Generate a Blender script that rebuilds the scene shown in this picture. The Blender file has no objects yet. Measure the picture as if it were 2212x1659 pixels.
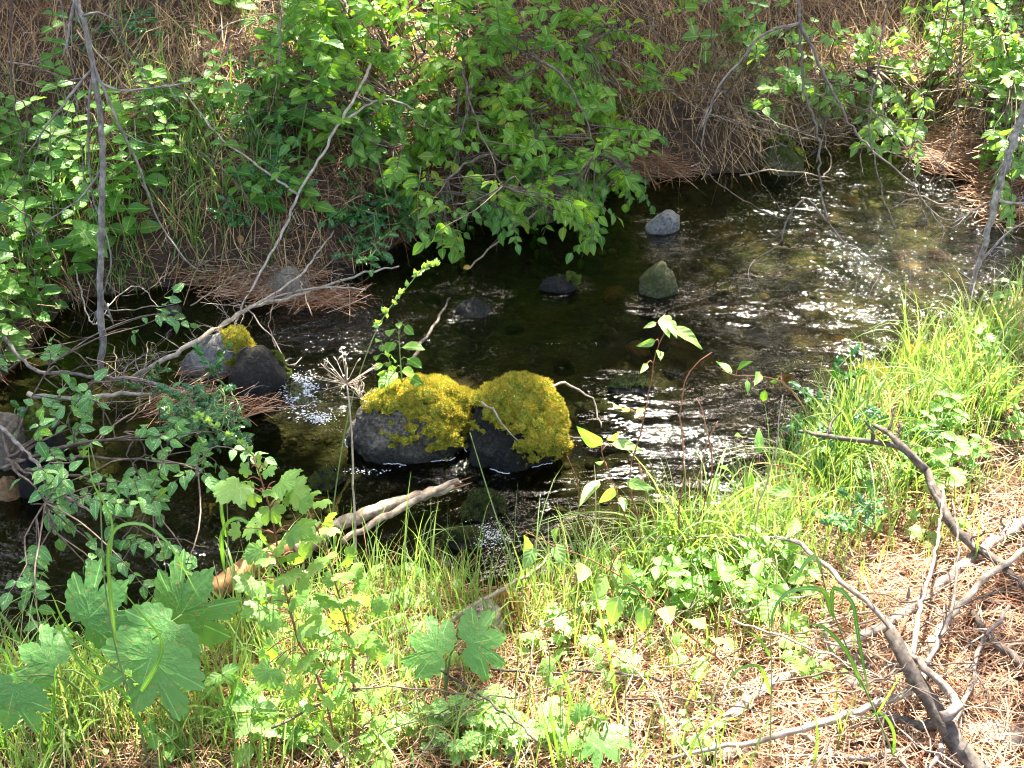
import bpy, bmesh, math, random
import numpy as np
from mathutils import Vector, noise as mnoise
random.seed(7); RS = np.random.RandomState(7)
R = math.radians
# ------------------------------------------------------------------ camera, sky, sun, exposure
SC = bpy.context.scene
COL = SC.collection
CAM_H, PITCH, HFOV = 2.8, R(35), R(44)
cd = bpy.data.cameras.new('camera'); cam = bpy.data.objects.new('camera', cd); COL.objects.link(cam)
cam.location = (0, 0, CAM_H); cam.rotation_euler = (R(90) - PITCH, 0, 0)
cd.sensor_width = 36; cd.lens = 18 / math.tan(HFOV / 2); cd.clip_start = .05; cd.clip_end = 400
SC.camera = cam
SUN_EL, SUN_AZ = R(52), R(12)
SDIR = np.array([math.sin(SUN_AZ) * math.cos(SUN_EL), math.cos(SUN_AZ) * math.cos(SUN_EL), math.sin(SUN_EL)])
wd = bpy.data.worlds.new('World'); SC.world = wd; wd.use_nodes = True
sk = wd.node_tree.nodes.new('ShaderNodeTexSky'); sk.sky_type = 'NISHITA'; sk.sun_disc = False
sk.sun_elevation = SUN_EL; sk.sun_rotation = SUN_AZ;  sk.air_density = 1.0; sk.dust_density = 6; sk.ozone_density = 0
bg = wd.node_tree.nodes['Background']; bg.inputs[1].default_value = 0.115
wd.node_tree.links.new(sk.outputs[0], bg.inputs[0])
sl = bpy.data.lights.new('sun', 'SUN'); sl.energy = 5; sl.angle = R(.55); sl.color = (1, .93, .80)
so = bpy.data.objects.new('sun', sl); COL.objects.link(so); so.location = tuple(SDIR * 40)
so.rotation_euler = Vector(SDIR).to_track_quat('Z', 'Y').to_euler()
SC.view_settings.view_transform = 'Standard'; SC.view_settings.look = 'None'
SC.view_settings.exposure = 2.7; SC.view_settings.gamma = 1
SC.cycles.filter_width = 1.1; SC.cycles.max_bounces = 7; SC.cycles.diffuse_bounces = 3; SC.cycles.glossy_bounces = 2
SC.cycles.transmission_bounces = 3; SC.cycles.transparent_max_bounces = 8
SC.cycles.sample_clamp_indirect = 4
# ------------------------------------------------------------------ pixels of a 2212 x 1659 view of the photo -> world points
W_, H_ = 2212., 1659.
F_ = (W_ / 2) / math.tan(HFOV / 2)
O_ = np.array([0, 0, CAM_H])
def ray(u, v):
    u = np.asarray(u, float); v = np.asarray(v, float)
    a = (u - W_ / 2) / F_; b = (H_ / 2 - v) / F_
    return np.stack([a, math.cos(PITCH) + b * math.sin(PITCH) + 0 * a, -math.sin(PITCH) + b * math.cos(PITCH) + 0 * a], -1)
def pz(u, v, z=0.):
    d = ray(u, v); return O_ + d * ((z - CAM_H) / d[..., 2])[..., None]
def py(u, v, y):
    d = ray(u, v); return O_ + d * (y / d[..., 1])[..., None]
def proj(P):
    P = np.asarray(P, float) - O_
    fw = P[..., 1] * math.cos(PITCH) - P[..., 2] * math.sin(PITCH)
    up = P[..., 1] * math.sin(PITCH) + P[..., 2] * math.cos(PITCH)
    return W_ / 2 + F_ * P[..., 0] / fw, H_ / 2 - F_ * up / fw
def nrm(a):
    a = np.asarray(a, float); return a / np.maximum(np.linalg.norm(a, axis=-1, keepdims=True), 1e-9)
# ------------------------------------------------------------------ noise on arrays
_LAT = RS.rand(256, 256)
def vn(x, y):
    xi = np.floor(x).astype(int); yi = np.floor(y).astype(int); fx = x - xi; fy = y - yi
    fx = fx * fx * (3 - 2 * fx); fy = fy * fy * (3 - 2 * fy)
    a = _LAT[xi & 255, yi & 255]; b = _LAT[(xi + 1) & 255, yi & 255]; c = _LAT[xi & 255, (yi + 1) & 255]; d = _LAT[(xi + 1) & 255, (yi + 1) & 255]
    return (a * (1 - fx) + b * fx) * (1 - fy) + (c * (1 - fx) + d * fx) * fy - .5
def fbm(x, y, s, o=4):
    r = 0; a = 1.
    for i in range(o):
        r = r + a * vn(x * s + 17.3 * i, y * s + 5.1 * i); s *= 2.03; a *= .5
    return r
# ------------------------------------------------------------------ mesh building
class MB:
    def __init__(s): s.v = []; s.f = {3: [], 4: []}; s.a = []; s.n = 0
    def add(s, V, F, A=None):
        V = np.asarray(V, float).reshape(-1, 3); F = np.asarray(F, int)
        s.v.append(V); s.f[F.shape[1]].append(F + s.n)
        s.a.append(np.zeros((len(V), 3)) if A is None else np.broadcast_to(np.asarray(A, float), (len(V), 3)))
        s.n += len(V)
    def build(s, name, mat, parent=None, smooth=True, data_only=False):
        me = bpy.data.meshes.new(name)
        V = np.concatenate(s.v) if s.v else np.zeros((0, 3)); A = np.concatenate(s.a) if s.a else np.zeros((0, 3))
        if parent is not None: V = V - np.array(parent.location)
        q = [np.concatenate(x) for x in (s.f[3], s.f[4]) if x]
        me.vertices.add(len(V)); me.vertices.foreach_set('co', V.astype('f').ravel())
        nl = sum(x.size for x in q); nf = sum(len(x) for x in q)
        me.loops.add(nl); me.loops.foreach_set('vertex_index', np.concatenate([x.ravel() for x in q]).astype('i'))
        me.polygons.add(nf)
        tot = np.concatenate([np.full(len(x), x.shape[1]) for x in q]); st = np.concatenate([[0], np.cumsum(tot)[:-1]])
        me.polygons.foreach_set('loop_start', st.astype('i')); me.polygons.foreach_set('loop_total', tot.astype('i'))
        me.polygons.foreach_set('use_smooth', np.full(nf, smooth))
        me.update(calc_edges=True)
        at = me.attributes.new('luv', 'FLOAT_VECTOR', 'POINT'); at.data.foreach_set('vector', A.astype('f').ravel())
        me.materials.append(mat)
        o = bpy.data.objects.new(name, me); COL.objects.link(o)
        if parent is not None: o.parent = parent
        return o
def tag(o, label=None, cat=None, group=None, kind=None):
    if label: o['label'] = label
    if cat: o['category'] = cat
    if group: o['group'] = group
    if kind: o['kind'] = kind
    return o
def empty(name, loc, label, cat, group=None):
    o = bpy.data.objects.new(name, None); COL.objects.link(o); o.location = tuple(float(c) for c in loc); o.empty_display_size = .05
    return tag(o, label, cat, group)
def copy_tree(o, parent=None):
    c = o.copy(); COL.objects.link(c)
    if parent is not None: c.parent = parent
    for ch in list(o.children): copy_tree(ch, c)
    return c
def smooth_path(P, rad, step):
    P = np.asarray(P, float); n = len(P); rad = np.asarray(rad, float)
    Q = np.vstack([2 * P[0] - P[1], P, 2 * P[-1] - P[-2]]); out = []; ro = []
    for i in range(n - 1):
        k = max(2, int(np.linalg.norm(P[i + 1] - P[i]) / step)); t = np.linspace(0, 1, k, endpoint=False)[:, None]
        a, b, c, d = Q[i], Q[i + 1], Q[i + 2], Q[i + 3]
        out.append(.5 * (2 * b + (c - a) * t + (2 * a - 5 * b + 4 * c - d) * t ** 2 + (3 * b - a - 3 * c + d) * t ** 3))
        ro.append(rad[i] * (1 - t[:, 0]) + rad[i + 1] * t[:, 0])
    return np.vstack(out + [P[-1:]]), np.concatenate(ro + [rad[-1:]])
def tube(mb, P, rad, sides=6, step=.05, jit=.0, lump=.0, tint=None):
    """a round limb through the points P; jit kinks the path, lump roughens the radius"""
    P = np.asarray(P, float)
    if np.isscalar(rad): rad = np.full(len(P), rad)
    elif len(rad) == 2 and len(P) != 2: rad = np.linspace(rad[0], rad[1], len(P))
    C, r = smooth_path(P, rad, step) if step else (P, np.asarray(rad, float))
    n = len(C)
    if jit: C = C + RS.normal(0, 1, C.shape) * jit * np.minimum(1, np.linspace(0, n, n))[:, None]
    T = nrm(np.gradient(C, axis=0)); up = np.where(abs(T[:, 2:3]) > .9, np.array([[1., 0, 0]]), np.array([[0, 0, 1.]]))
    if abs(T[:, 2]).max() > .85: up = np.array([[.3, .9, .1]]) + 0 * T
    S = nrm(np.cross(T, up)); U = np.cross(S, T)
    a = np.arange(sides) / sides * 2 * math.pi
    rr = r[:, None] * (1 + (RS.rand(n, sides) - .5) * 2 * lump)
    V = C[:, None] + rr[..., None] * (np.cos(a)[None, :, None] * S[:, None] + np.sin(a)[None, :, None] * U[:, None])
    i = np.arange(n - 1)[:, None] * sides; j = np.arange(sides)[None]
    F = np.stack([i + j, i + (j + 1) % sides, i + sides + (j + 1) % sides, i + sides + j], -1).reshape(-1, 4)
    L = np.concatenate([[0], np.cumsum(np.linalg.norm(np.diff(C, axis=0), axis=1))])
    t = RS.rand() if tint is None else tint
    A = np.stack([np.broadcast_to(a / 6.28, (n, sides)), np.broadcast_to(L[:, None], (n, sides)), np.full((n, sides), t)], -1).reshape(-1, 3)
    Vf = np.vstack([V.reshape(-1, 3), C[0], C[-1]]); A = np.vstack([A, [.5, 0, t], [.5, L[-1], t]])
    mb.add(Vf, F, A)
    m = n * sides; j = np.arange(sides)
    mb.f[3].append(np.vstack([np.stack([(j + 1) % sides, j, 0 * j + m], -1), np.stack([(n - 1) * sides + j, (n - 1) * sides + (j + 1) % sides, 0 * j + m + 1], -1)]) + mb.n - len(Vf))
    return C
# ------------------------------------------------------------------ leaf shapes: x across, y along (length 1), z off the blade
def grid_leaf(prof, w, k=6, fold=.12, curl=.18, serr=0):
    t = np.linspace(0, 1, k + 1); half = w * prof(t)
    rows = []; A = []
    for i in range(k + 1):
        for s in (-1, -.5, 0, .5, 1):
            x = s * half[i]
            rows.append((x, t[i], abs(x) * fold * 2 - curl * t[i] ** 2 + .02 * math.sin(9 * t[i] + s * 3)))
            A.append((s, t[i], 0))
    F = [(i * 5 + j, i * 5 + j + 1, (i + 1) * 5 + j + 1, (i + 1) * 5 + j) for i in range(k) for j in range(4)]
    return np.array(rows), np.array(F), np.array(A)
ovate = grid_leaf(lambda t: np.sin(np.pi * np.clip(t, 0, 1) ** .75) ** .8 * (1 - .25 * t) + .004, .33)
lance = grid_leaf(lambda t: np.sin(np.pi * t ** .8) ** .9 * (1 - .2 * t) + .004, .2, curl=.3)
oval = grid_leaf(lambda t: np.sin(np.pi * t) ** .6 + .004, .3, k=5, fold=.2)
tiny = grid_leaf(lambda t: np.sin(np.pi * t) ** .7 + .01, .3, k=2)
def fan_leaf(outline, cup=.12, pleat=.02, hub=(0, .12)):
    """a lobed leaf: outline points (x, y); rings between hub and outline"""
    P = np.array(outline); n = len(P); h = np.array(hub)
    V = [(h[0], h[1], 0)]; A = [(0, 0, 0)]; dd = np.linalg.norm(P - h, axis=1); dd = sum(np.roll(dd, k) for k in range(-5, 6)) / 11
    for r in (.5, 1.):
        Q = h + (P - h) * r
        for i, q in enumerate(Q):
            d = np.linalg.norm(q - h)
            V.append((q[0], q[1], -cup * d * d + pleat * math.sin(i * 2.3) * r)); A.append((i / n, r, 0))
    F = [(1 + i, 1 + (i + 1) % n, 1 + n + (i + 1) % n, 1 + n + i) for i in range(n)]
    T = [(0, 1 + (i + 1) % n, 1 + i) for i in range(n)]
    return np.array(V), (np.array(F)[:, ::-1], np.array(T)[:, ::-1]), np.array(A)
def lobed(nl, depth, teeth, tooth, base=.35, span=290, pw=1.):
    """palmate outline with nl lobes; depth of the notches; fine teeth"""
    pts = []; N = nl * teeth * 2
    for i in range(N + 1):
        f = i / N; th = R(-span / 2 + span * f)
        ph = (f * nl) % 1
        lob = abs(math.sin(math.pi * f * nl)) ** pw
        size = .62 + .38 * math.cos(th * .62)
        r = size * (1 - depth * (1 - lob)) * (1 + (tooth if i % 2 else -tooth) * .6)
        pts.append((math.sin(th) * r * .62, .36 + math.cos(th) * r * .62))
    pts.append((.0, base - .12))
    return pts
L_CUR = fan_leaf(lobed(5, .32, 4, .07, span=300, pw=.8), cup=.35, pleat=.03, hub=(0, .3))
def maple():
    half = [(0, 1.), (.04, .93), (.09, .9), (.11, .84), (.17, .81), (.17, .74), (.20, .7), (.15, .56), (.25, .65), (.32, .76), (.38, .77), (.42, .84), (.53, .88), (.52, .8), (.59, .76), (.54, .69), (.57, .62), (.47, .55), (.33, .45),
            (.5, .5), (.58, .48), (.69, .43), (.63, .36), (.65, .29), (.56, .25), (.54, .16), (.44, .14), (.37, .05), (.27, .07), (.16, .02), (.06, .14)]
    q = half + [(-x, y) for x, y in half[::-1] if x > 0]; out = []
    for i, (x, y) in enumerate(q):
        a, b = q[(i + 1) % len(q)]; out.append((x, y)); L = math.hypot(a - x, b - y)
        if L > .05: nx, ny = (y - b) / L, (a - x) / L; out += [(x + (a - x) * .55 + nx * .012, y + (b - y) * .55 + ny * .012)]
    return out
MP = maple(); PALM_V = [MP.index(q) / len(MP) for q in ((0, 1.), (.53, .88), (.69, .43), (-.69, .43), (-.53, .88))] + [1.]
L_PALM = fan_leaf(MP, cup=.3, pleat=.0, hub=(0, .3))
def holly_outline():
    pts = []; n = 5
    for s in (1, -1):
        q = []
        for i in range(n * 2 + 1):
            t = i / (n * 2); w = .27 * math.sin(math.pi * min(t * .92 + .06, 1)) ** .6
            q.append((s * (w * (1.25 if i % 2 else .7)), t * .97))
        pts += q if s == 1 else q[::-1]
    return pts
L_HOLLY = fan_leaf(holly_outline(), cup=.5, pleat=.05, hub=(0, .45))
def inst(mb, tmpl, pos, axis, up, size, tint=None):
    V, F, A = tmpl; pos = np.asarray(pos, float).reshape(-1, 3); m = len(pos)
    if m == 0: return
    ax = nrm(np.broadcast_to(axis, (m, 3))); up = np.broadcast_to(up, (m, 3))
    sd = nrm(np.cross(ax, up)); nn = np.cross(sd, ax); size = np.broadcast_to(size, (m,))
    P = V[None] * size[:, None, None]
    Wd = P[..., 0:1] * sd[:, None] + P[..., 1:2] * ax[:, None] + P[..., 2:3] * nn[:, None] + pos[:, None]
    tn = RS.rand(m) if tint is None else np.broadcast_to(tint, (m,))
    AA = np.broadcast_to(A[None], (m,) + A.shape).copy(); AA[..., 2] = tn[:, None]
    n = len(V); off = (np.arange(m) * n)[:, None, None]
    Fs = F if isinstance(F, tuple) else (F,)
    mb.add(Wd.reshape(-1, 3), (Fs[0][None] + off).reshape(-1, Fs[0].shape[1]), AA.reshape(-1, 3))
    for G in Fs[1:]: mb.f[G.shape[1]].append((G[None] + off).reshape(-1, G.shape[1]) + mb.n - m * n)
def blades(mb, pos, h, w, lean, curl, seg=5, side=None, tint=None):
    """grass blades: pos (m,3), height h, width w, lean (m,3) horizontal, curl = how far the tip bends over"""
    pos = np.asarray(pos, float); m = len(pos)
    h, w, curl = (np.broadcast_to(x, (m,)) for x in (h, w, curl))
    t = np.linspace(0, 1, seg + 1)[None, :, None]
    H = h[:, None, None]; c = curl[:, None, None]
    C = pos[:, None] + np.array([0, 0, 1.]) * H * (t - c * .55 * t ** 3) + lean[:, None] * H * (.25 * t + c * t ** 2)
    if side is None:
        a = RS.rand(m) * 6.28; side = np.stack([np.cos(a), np.sin(a), 0 * a], -1)
    ww = (w[:, None] * (1 - np.linspace(0, 1, seg + 1)[None] ** 2.2) * .5 + .0002)[..., None]
    V = np.stack([C - side[:, None] * ww, C + side[:, None] * ww], 2)
    k = (seg + 1) * 2; i = np.arange(seg) * 2
    F = np.stack([i, i + 1, i + 3, i + 2], -1)[None] + (np.arange(m) * k)[:, None, None]
    tn = RS.rand(m) if tint is None else np.broadcast_to(tint, (m,))
    A = np.zeros((m, seg + 1, 2, 3)); A[..., 0, 0] = -1; A[..., 1, 0] = 1; A[..., 1] = np.linspace(0, 1, seg + 1)[None, :, None]; A[..., 2] = tn[:, None, None]
    mb.add(V.reshape(-1, 3), F.reshape(-1, 4), A.reshape(-1, 3))
def needles(mb, pos, d, ln, w, bend):
    """straws lying along d"""
    m = len(pos); ln = np.broadcast_to(ln, (m,))[:, None]; w = np.broadcast_to(w, (m,))[:, None]
    sd = nrm(np.cross(d, np.array([0, 0, 1.]) + RS.normal(0, .5, (m, 3))))
    b = RS.normal(0, 1, (m, 3)) * bend * ln
    C = np.stack([pos - d * ln / 2, pos + b, pos + d * ln / 2], 1); V = np.stack([C - sd[:, None] * w[:, None] / 2, C + sd[:, None] * w[:, None] / 2], 2)
    F = np.array([[0, 1, 3, 2], [2, 3, 5, 4]])[None] + (np.arange(m) * 6)[:, None, None]
    A = np.zeros((m, 6, 3)); A[..., 2] = RS.rand(m)[:, None]; A[..., 1] = np.array([0, 0, .5, .5, 1, 1])
    mb.add(V.reshape(-1, 3), F.reshape(-1, 4), A.reshape(-1, 3))
# ------------------------------------------------------------------ materials
class MT:
    def __init__(s, name):
        s.m = bpy.data.materials.new(name); s.m.use_nodes = True; s.t = s.m.node_tree; s.b = s.t.nodes['Principled BSDF']; s.out = s.t.nodes['Material Output']
    def n(s, ty, **k):
        x = s.t.nodes.new('ShaderNode' + ty)
        for a, b in k.items(): setattr(x, a, b)
        return x
    def l(s, a, b): s.t.links.new(a, b)
    def noise(s, scale, detail=3, vec=None, rough=.55):
        x = s.n('TexNoise'); x.inputs['Scale'].default_value = scale; x.inputs['Detail'].default_value = detail; x.inputs['Roughness'].default_value = rough
        if vec is not None: s.l(vec, x.inputs['Vector'])
        return x.outputs[0]
    def ramp(s, fac, stops):
        x = s.n('ValToRGB'); e = x.color_ramp.elements
        while len(e) < len(stops): e.new(.5)
        for q, (p, c) in zip(e, stops): q.position = p; q.color = tuple(c) + (1,) if len(c) == 3 else c
        s.l(fac, x.inputs[0]); return x.outputs[0]
    def math(s, op, a, b=None, c=None):
        x = s.n('Math', operation=op)
        for i, q in enumerate((a, b, c)):
            if q is None: continue
            if isinstance(q, (int, float)): x.inputs[i].default_value = q
            else: s.l(q, x.inputs[i])
        return x.outputs[0]
    def mix(s, f, a, b, mode='MIX'):
        x = s.n('Mix', data_type='RGBA', blend_type=mode)
        for i, q in ((0, f), (6, a), (7, b)):
            if isinstance(q, (int, float)): x.inputs[i].default_value = q
            elif isinstance(q, tuple): x.inputs[i].default_value = q + (1,)
            else: s.l(q, x.inputs[i])
        return x.outputs[2]
    def luv(s):
        a = s.n('Attribute', attribute_name='luv'); x = s.n('SeparateXYZ'); s.l(a.outputs['Vector'], x.inputs[0]); return x.outputs, a.outputs['Vector']
    def pos(s): return s.n('NewGeometry').outputs['Position']
    def bump(s, h, strength, dist, prev=None):
        x = s.n('Bump'); x.inputs['Strength'].default_value = strength; x.inputs['Distance'].default_value = dist; s.l(h, x.inputs['Height'])
        if prev is not None: s.l(prev, x.inputs['Normal'])
        return x.outputs[0]
def leaf_mat(name, c0, c1, c2=None, trans=.4, rough=.42, spots=False, tr_col=None, damage=0., spec=.5, fan=None):
    m = MT(name); o, _ = m.luv()
    st = [(0, c0), (.75, c1)] + ([(.97, c2)] if c2 else [])
    c = m.ramp(o[2], st)
    big = m.noise(5, 3, m.pos()); c = m.mix(m.math('MULTIPLY', m.math('SUBTRACT', 1, big), .55), c, tuple(k * .62 for k in c0))
    ax = m.math('ABSOLUTE', o[0])
    if fan:
        ax = m.math('ABSOLUTE', m.math('SUBTRACT', o[0], fan[0]))
        for q in fan[1:]: ax = m.math('MINIMUM', ax, m.math('ABSOLUTE', m.math('SUBTRACT', o[0], q)))
        rib = m.math('LESS_THAN', m.math('MULTIPLY', ax, m.math('ADD', o[1], .15)), .0022); ax = m.math('MULTIPLY', ax, 6.)
    else: rib = m.math('LESS_THAN', ax, .09)
    c = m.mix(m.math('MULTIPLY', rib, .45), c, tuple(min(1, k * 1.9 + .03) for k in c1))
    v = m.math('SINE', m.math('SUBTRACT', m.math('MULTIPLY', o[1], 34.), m.math('MULTIPLY', ax, 9.)))
    c = m.mix(m.math('MULTIPLY', m.math('MULTIPLY', v, .5), .06 if fan else .22), c, tuple(k * .55 for k in c0))
    if spots:
        n = m.noise(170, 2); c = m.mix(m.math('GREATER_THAN', n, .63), c, (.5, .52, .33))
    if damage:
        n = m.noise(14, 3); c = m.mix(m.math('GREATER_THAN', n, 1 - damage), c, (.34, .24, .08))
    m.l(c, m.b.inputs['Base Color']); m.b.inputs['Roughness'].default_value = rough; m.b.inputs['Specular IOR Level'].default_value = spec
    m.l(m.bump(m.noise(45, 3, m.pos()), .7, .008) if fan else m.bump(v, .25, .003), m.b.inputs['Normal'])
    tr = m.n('BsdfTranslucent'); g = m.mix(1., c, tr_col or (1.75, 1.6, .45), 'MULTIPLY'); m.l(g, tr.inputs[0])
    x = m.n('MixShader'); x.inputs[0].default_value = trans; m.l(m.b.outputs[0], x.inputs[1]); m.l(tr.outputs[0], x.inputs[2]); m.l(x.outputs[0], m.out.inputs[0])
    return m.m
def bark_mat(name, c0, c1, c2=None, scale=40, rough=.85, bump=.004, stretch=(1., .12)):
    m = MT(name); o, vec = m.luv()
    mp = m.n('Mapping'); m.l(vec, mp.inputs[0]); mp.inputs['Scale'].default_value = (1.2, 6, 3)
    ps = m.pos(); n1 = m.noise(scale, 4, ps); n2 = m.noise(8, 3, mp.outputs[0]); f = m.math('ADD', m.math('MULTIPLY', n1, .6), m.math('MULTIPLY', n2, .4))
    c = m.ramp(f, [(.36, c0), (.55, c1)] + ([(.68, c2)] if c2 else []))
    tn = m.math('ADD', m.math('MULTIPLY', o[2], .5), .75); x = m.n('Mix', data_type='RGBA', blend_type='MULTIPLY'); x.inputs[0].default_value = 1
    m.l(c, x.inputs[6]); cc = m.n('CombineXYZ'); [m.l(tn, cc.inputs[i]) for i in range(3)]; m.l(cc.outputs[0], x.inputs[7])
    m.l(x.outputs[2], m.b.inputs['Base Color']); m.b.inputs['Roughness'].default_value = rough
    m.l(m.bump(f, .8, bump), m.b.inputs['Normal']); return m.m
M = {}
G3 = lambda *a: a
M['shrub'] = leaf_mat('shrub_leaf', (.13, .32, .045), (.27, .48, .06), (.42, .42, .05), trans=.5)
M['shrub_dark'] = leaf_mat('bank_leaf', (.09, .25, .05), (.18, .38, .07), (.28, .42, .07), trans=.48)
M['pale'] = leaf_mat('pale_leaf', (.17, .34, .08), (.28, .48, .14), None, trans=.5, rough=.35)
M['herb'] = leaf_mat('herb_leaf', (.12, .30, .05), (.23, .45, .08), None, trans=.45)
M['spot'] = leaf_mat('spotted_leaf', (.11, .29, .07), (.18, .40, .11), None, trans=.3, spots=True)
M['currant'] = leaf_mat('currant_leaf', (.17, .35, .08), (.30, .50, .14), None, trans=.5, fan=[.1, .29, .49, .69, .88])
M['palm'] = leaf_mat('palmate_leaf', (.10, .27, .06), (.17, .36, .09), None, trans=.42, damage=.34, fan=PALM_V)
M['sap'] = leaf_mat('sapling_leaf', (.22, .42, .10), (.34, .54, .16), None, trans=.4)
M['holly'] = leaf_mat('holly_leaf', (.02, .11, .02), (.07, .22, .04), None, trans=.15, rough=.16, spec=.8)
M['canopy'] = leaf_mat('canopy_leaf', (.04, .10, .02), (.07, .15, .03), None, trans=.3, rough=.5)
M['dead_leaf'] = leaf_mat('dead_leaf', (.22, .10, .04), (.38, .23, .1), (.55, .36, .06), trans=.25, rough=.7, tr_col=(1.2, .8, .4))
M['grass'] = leaf_mat('grass_blade', (.14, .28, .06), (.30, .45, .13), (.50, .47, .28), trans=.5, rough=.4, tr_col=(1.45, 1.4, .7))
M['grass_cool'] = leaf_mat('grass_blade_cool', (.13, .33, .06), (.25, .48, .12), None, trans=.4, rough=.4)  # cooler, greener blade colour without the bleached tone
M['stem'] = bark_mat('green_stem', (.12, .2, .05), (.22, .3, .1))
M['redstem'] = bark_mat('red_stem', (.16, .06, .035), (.3, .13, .07))
M['greystick'] = bark_mat('grey_stick', (.10, .075, .06), (.27, .22, .18), (.46, .40, .34))
M['palestick'] = bark_mat('pale_stick', (.20, .16, .11), (.42, .35, .27), (.60, .53, .43))
M['darkstick'] = bark_mat('dark_stick', (.035, .028, .022), (.12, .095, .075), (.24, .2, .17))
M['twig'] = bark_mat('twig', (.06, .04, .03), (.17, .125, .09), (.27, .22, .17))
M['drift'] = bark_mat('driftwood', (.12, .08, .05), (.34, .26, .18), (.52, .44, .34))
M['rustlog'] = bark_mat('rotten_wood', (.10, .04, .015), (.30, .14, .05), (.44, .25, .10), scale=22)
M['trunk'] = bark_mat('trunk_bark', (.12, .10, .08), (.36, .32, .27), (.6, .56, .48), scale=28)
def straw_mat(name, stops):
    m = MT(name); o, _ = m.luv(); m.l(m.ramp(o[2], stops), m.b.inputs['Base Color']); m.b.inputs['Roughness'].default_value = .6
    return m.m
M['needle'] = straw_mat('pine_needle', [(0, (.14, .05, .02)), (.35, (.38, .17, .07)), (.72, (.50, .28, .15)), (1, (.64, .43, .28))])
M['straw'] = straw_mat('dry_straw', [(0, (.11, .055, .02)), (.5, (.34, .19, .07)), (1, (.58, .40, .18))])
# ------------------------------------------------------------------ the stream's outline, on the water level
FAR = [(-900, 1010), (-300, 950), (-60, 890), (30, 800), (100, 715), (140, 655), (250, 632), (400, 618), (520, 622), (600, 612), (690, 592), (780, 572), (880, 520),
       (950, 482), (1040, 470), (1230, 448), (1300, 420), (1390, 392), (1500, 378), (1600, 372), (1680, 335), (1750, 292), (1850, 268), (1960, 268), (2030, 310),
       (2080, 375), (2150, 432), (2290, 470), (2700, 500), (3400, 540)]
NEAR = [(3400, 720), (2700, 690), (2350, 660), (2200, 660), (2110, 700), (2040, 752), (1950, 800), (1900, 850), (1800, 905), (1740, 960), (1680, 1040), (1560, 1150), (1400, 1190),
        (1270, 1245), (1180, 1275), (1060, 1290), (900, 1275), (740, 1275), (600, 1330), (480, 1400), (340, 1440), (180, 1450), (0, 1440), (-300, 1500), (-900, 1640)]
PF = pz(*np.array(FAR, float).T)[:, :2]; PN = pz(*np.array(NEAR, float).T)[:, :2]
PF = np.vstack([PF, PF[-1] + [6, .6]]); PF = np.vstack([PF[0] + [-6, -1.5], PF]); PN = np.vstack([[PN[0] + [6, .6]], PN, [PN[-1] + [-6, -1.5]]])
POLY = np.vstack([PF, PN])
def segdist(X, Y, P):
    best = np.full(X.shape, 1e9)
    for a, b in zip(P[:-1], P[1:]):
        d = b - a; t = np.clip(((X - a[0]) * d[0] + (Y - a[1]) * d[1]) / (d @ d), 0, 1)
        best = np.minimum(best, np.hypot(X - a[0] - t * d[0], Y - a[1] - t * d[1]))
    return best
def inside(X, Y, P):
    r = np.zeros(X.shape, bool); n = len(P)
    for i in range(n):
        x0, y0 = P[i]; x1, y1 = P[(i + 1) % n]
        if y0 == y1: continue
        c = ((y0 > Y) != (y1 > Y)) & (X < (x1 - x0) * (Y - y0) / (y1 - y0) + x0); r ^= c
    return r
gx = np.concatenate([np.linspace(-40, -4.6, 26), np.arange(-4.5, 5, .022), np.linspace(5.1, 40, 26)])
gy = np.concatenate([np.linspace(-14, .6, 18), np.arange(.7, 9, .022), np.linspace(9.1, 60, 50)])
X, Y = np.meshgrid(gx, gy, indexing='ij')
dF = segdist(X, Y, PF); dN = segdist(X, Y, PN); ins = inside(X, Y, POLY)
d = np.where(ins, -np.minimum(dF, dN), np.minimum(dF, dN)); farside = dF < dN
sm = lambda x: np.clip(x, 0, 1) ** 2 * (3 - 2 * np.clip(x, 0, 1))
nz = fbm(X, Y, .9, 3) * .18 + fbm(X, Y, 3.1, 4) * .07 + fbm(X, Y, 14, 3) * .016
hf = .16 * sm(d / .16) + .56 * np.clip(d, 0, 4) + .3 * np.clip(d - 4, 0, 18) + nz * sm(d / .5) * 1.1
hn = .05 * sm(d / .08) + .17 * np.clip(d, 0, 2.5) + .1 * np.clip(d - 2.5, 0, 8) + nz * sm(d / .7) * .6
bed = -.03 - .17 * sm(-d / .3) + nz * .25 * sm(-d / .2)
Z = np.where(ins, bed, np.where(farside, hf, hn))
def bump_at(u, v, rx, ry, h, z=0.):
    global Z
    c = pz(u, v, z); Z = np.maximum(Z, Z + h * np.exp(-((X - c[0]) / rx) ** 2 - ((Y - c[1]) / ry) ** 2))
for b in [(410, 885, .17, .06, .08), (1480, 352, .3, .12, .1), (2090, 300, .3, .3, .08)]: bump_at(*b)
D_ = d
def lerp_grid(A, x, y):
    x = np.clip(x, gx[0], gx[-1] - 1e-6); y = np.clip(y, gy[0], gy[-1] - 1e-6)
    i = np.clip(np.searchsorted(gx, x, side='right') - 1, 0, len(gx) - 2); j = np.clip(np.searchsorted(gy, y, side='right') - 1, 0, len(gy) - 2)
    fx = (x - gx[i]) / (gx[i + 1] - gx[i]); fy = (y - gy[j]) / (gy[j + 1] - gy[j])
    return (A[i, j] * (1 - fx) + A[i + 1, j] * fx) * (1 - fy) + (A[i, j + 1] * (1 - fx) + A[i + 1, j + 1] * fx) * fy
T = lambda x, y: lerp_grid(Z, np.asarray(x, float), np.asarray(y, float))
DW = lambda x, y: lerp_grid(D_, np.asarray(x, float), np.asarray(y, float))
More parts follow.
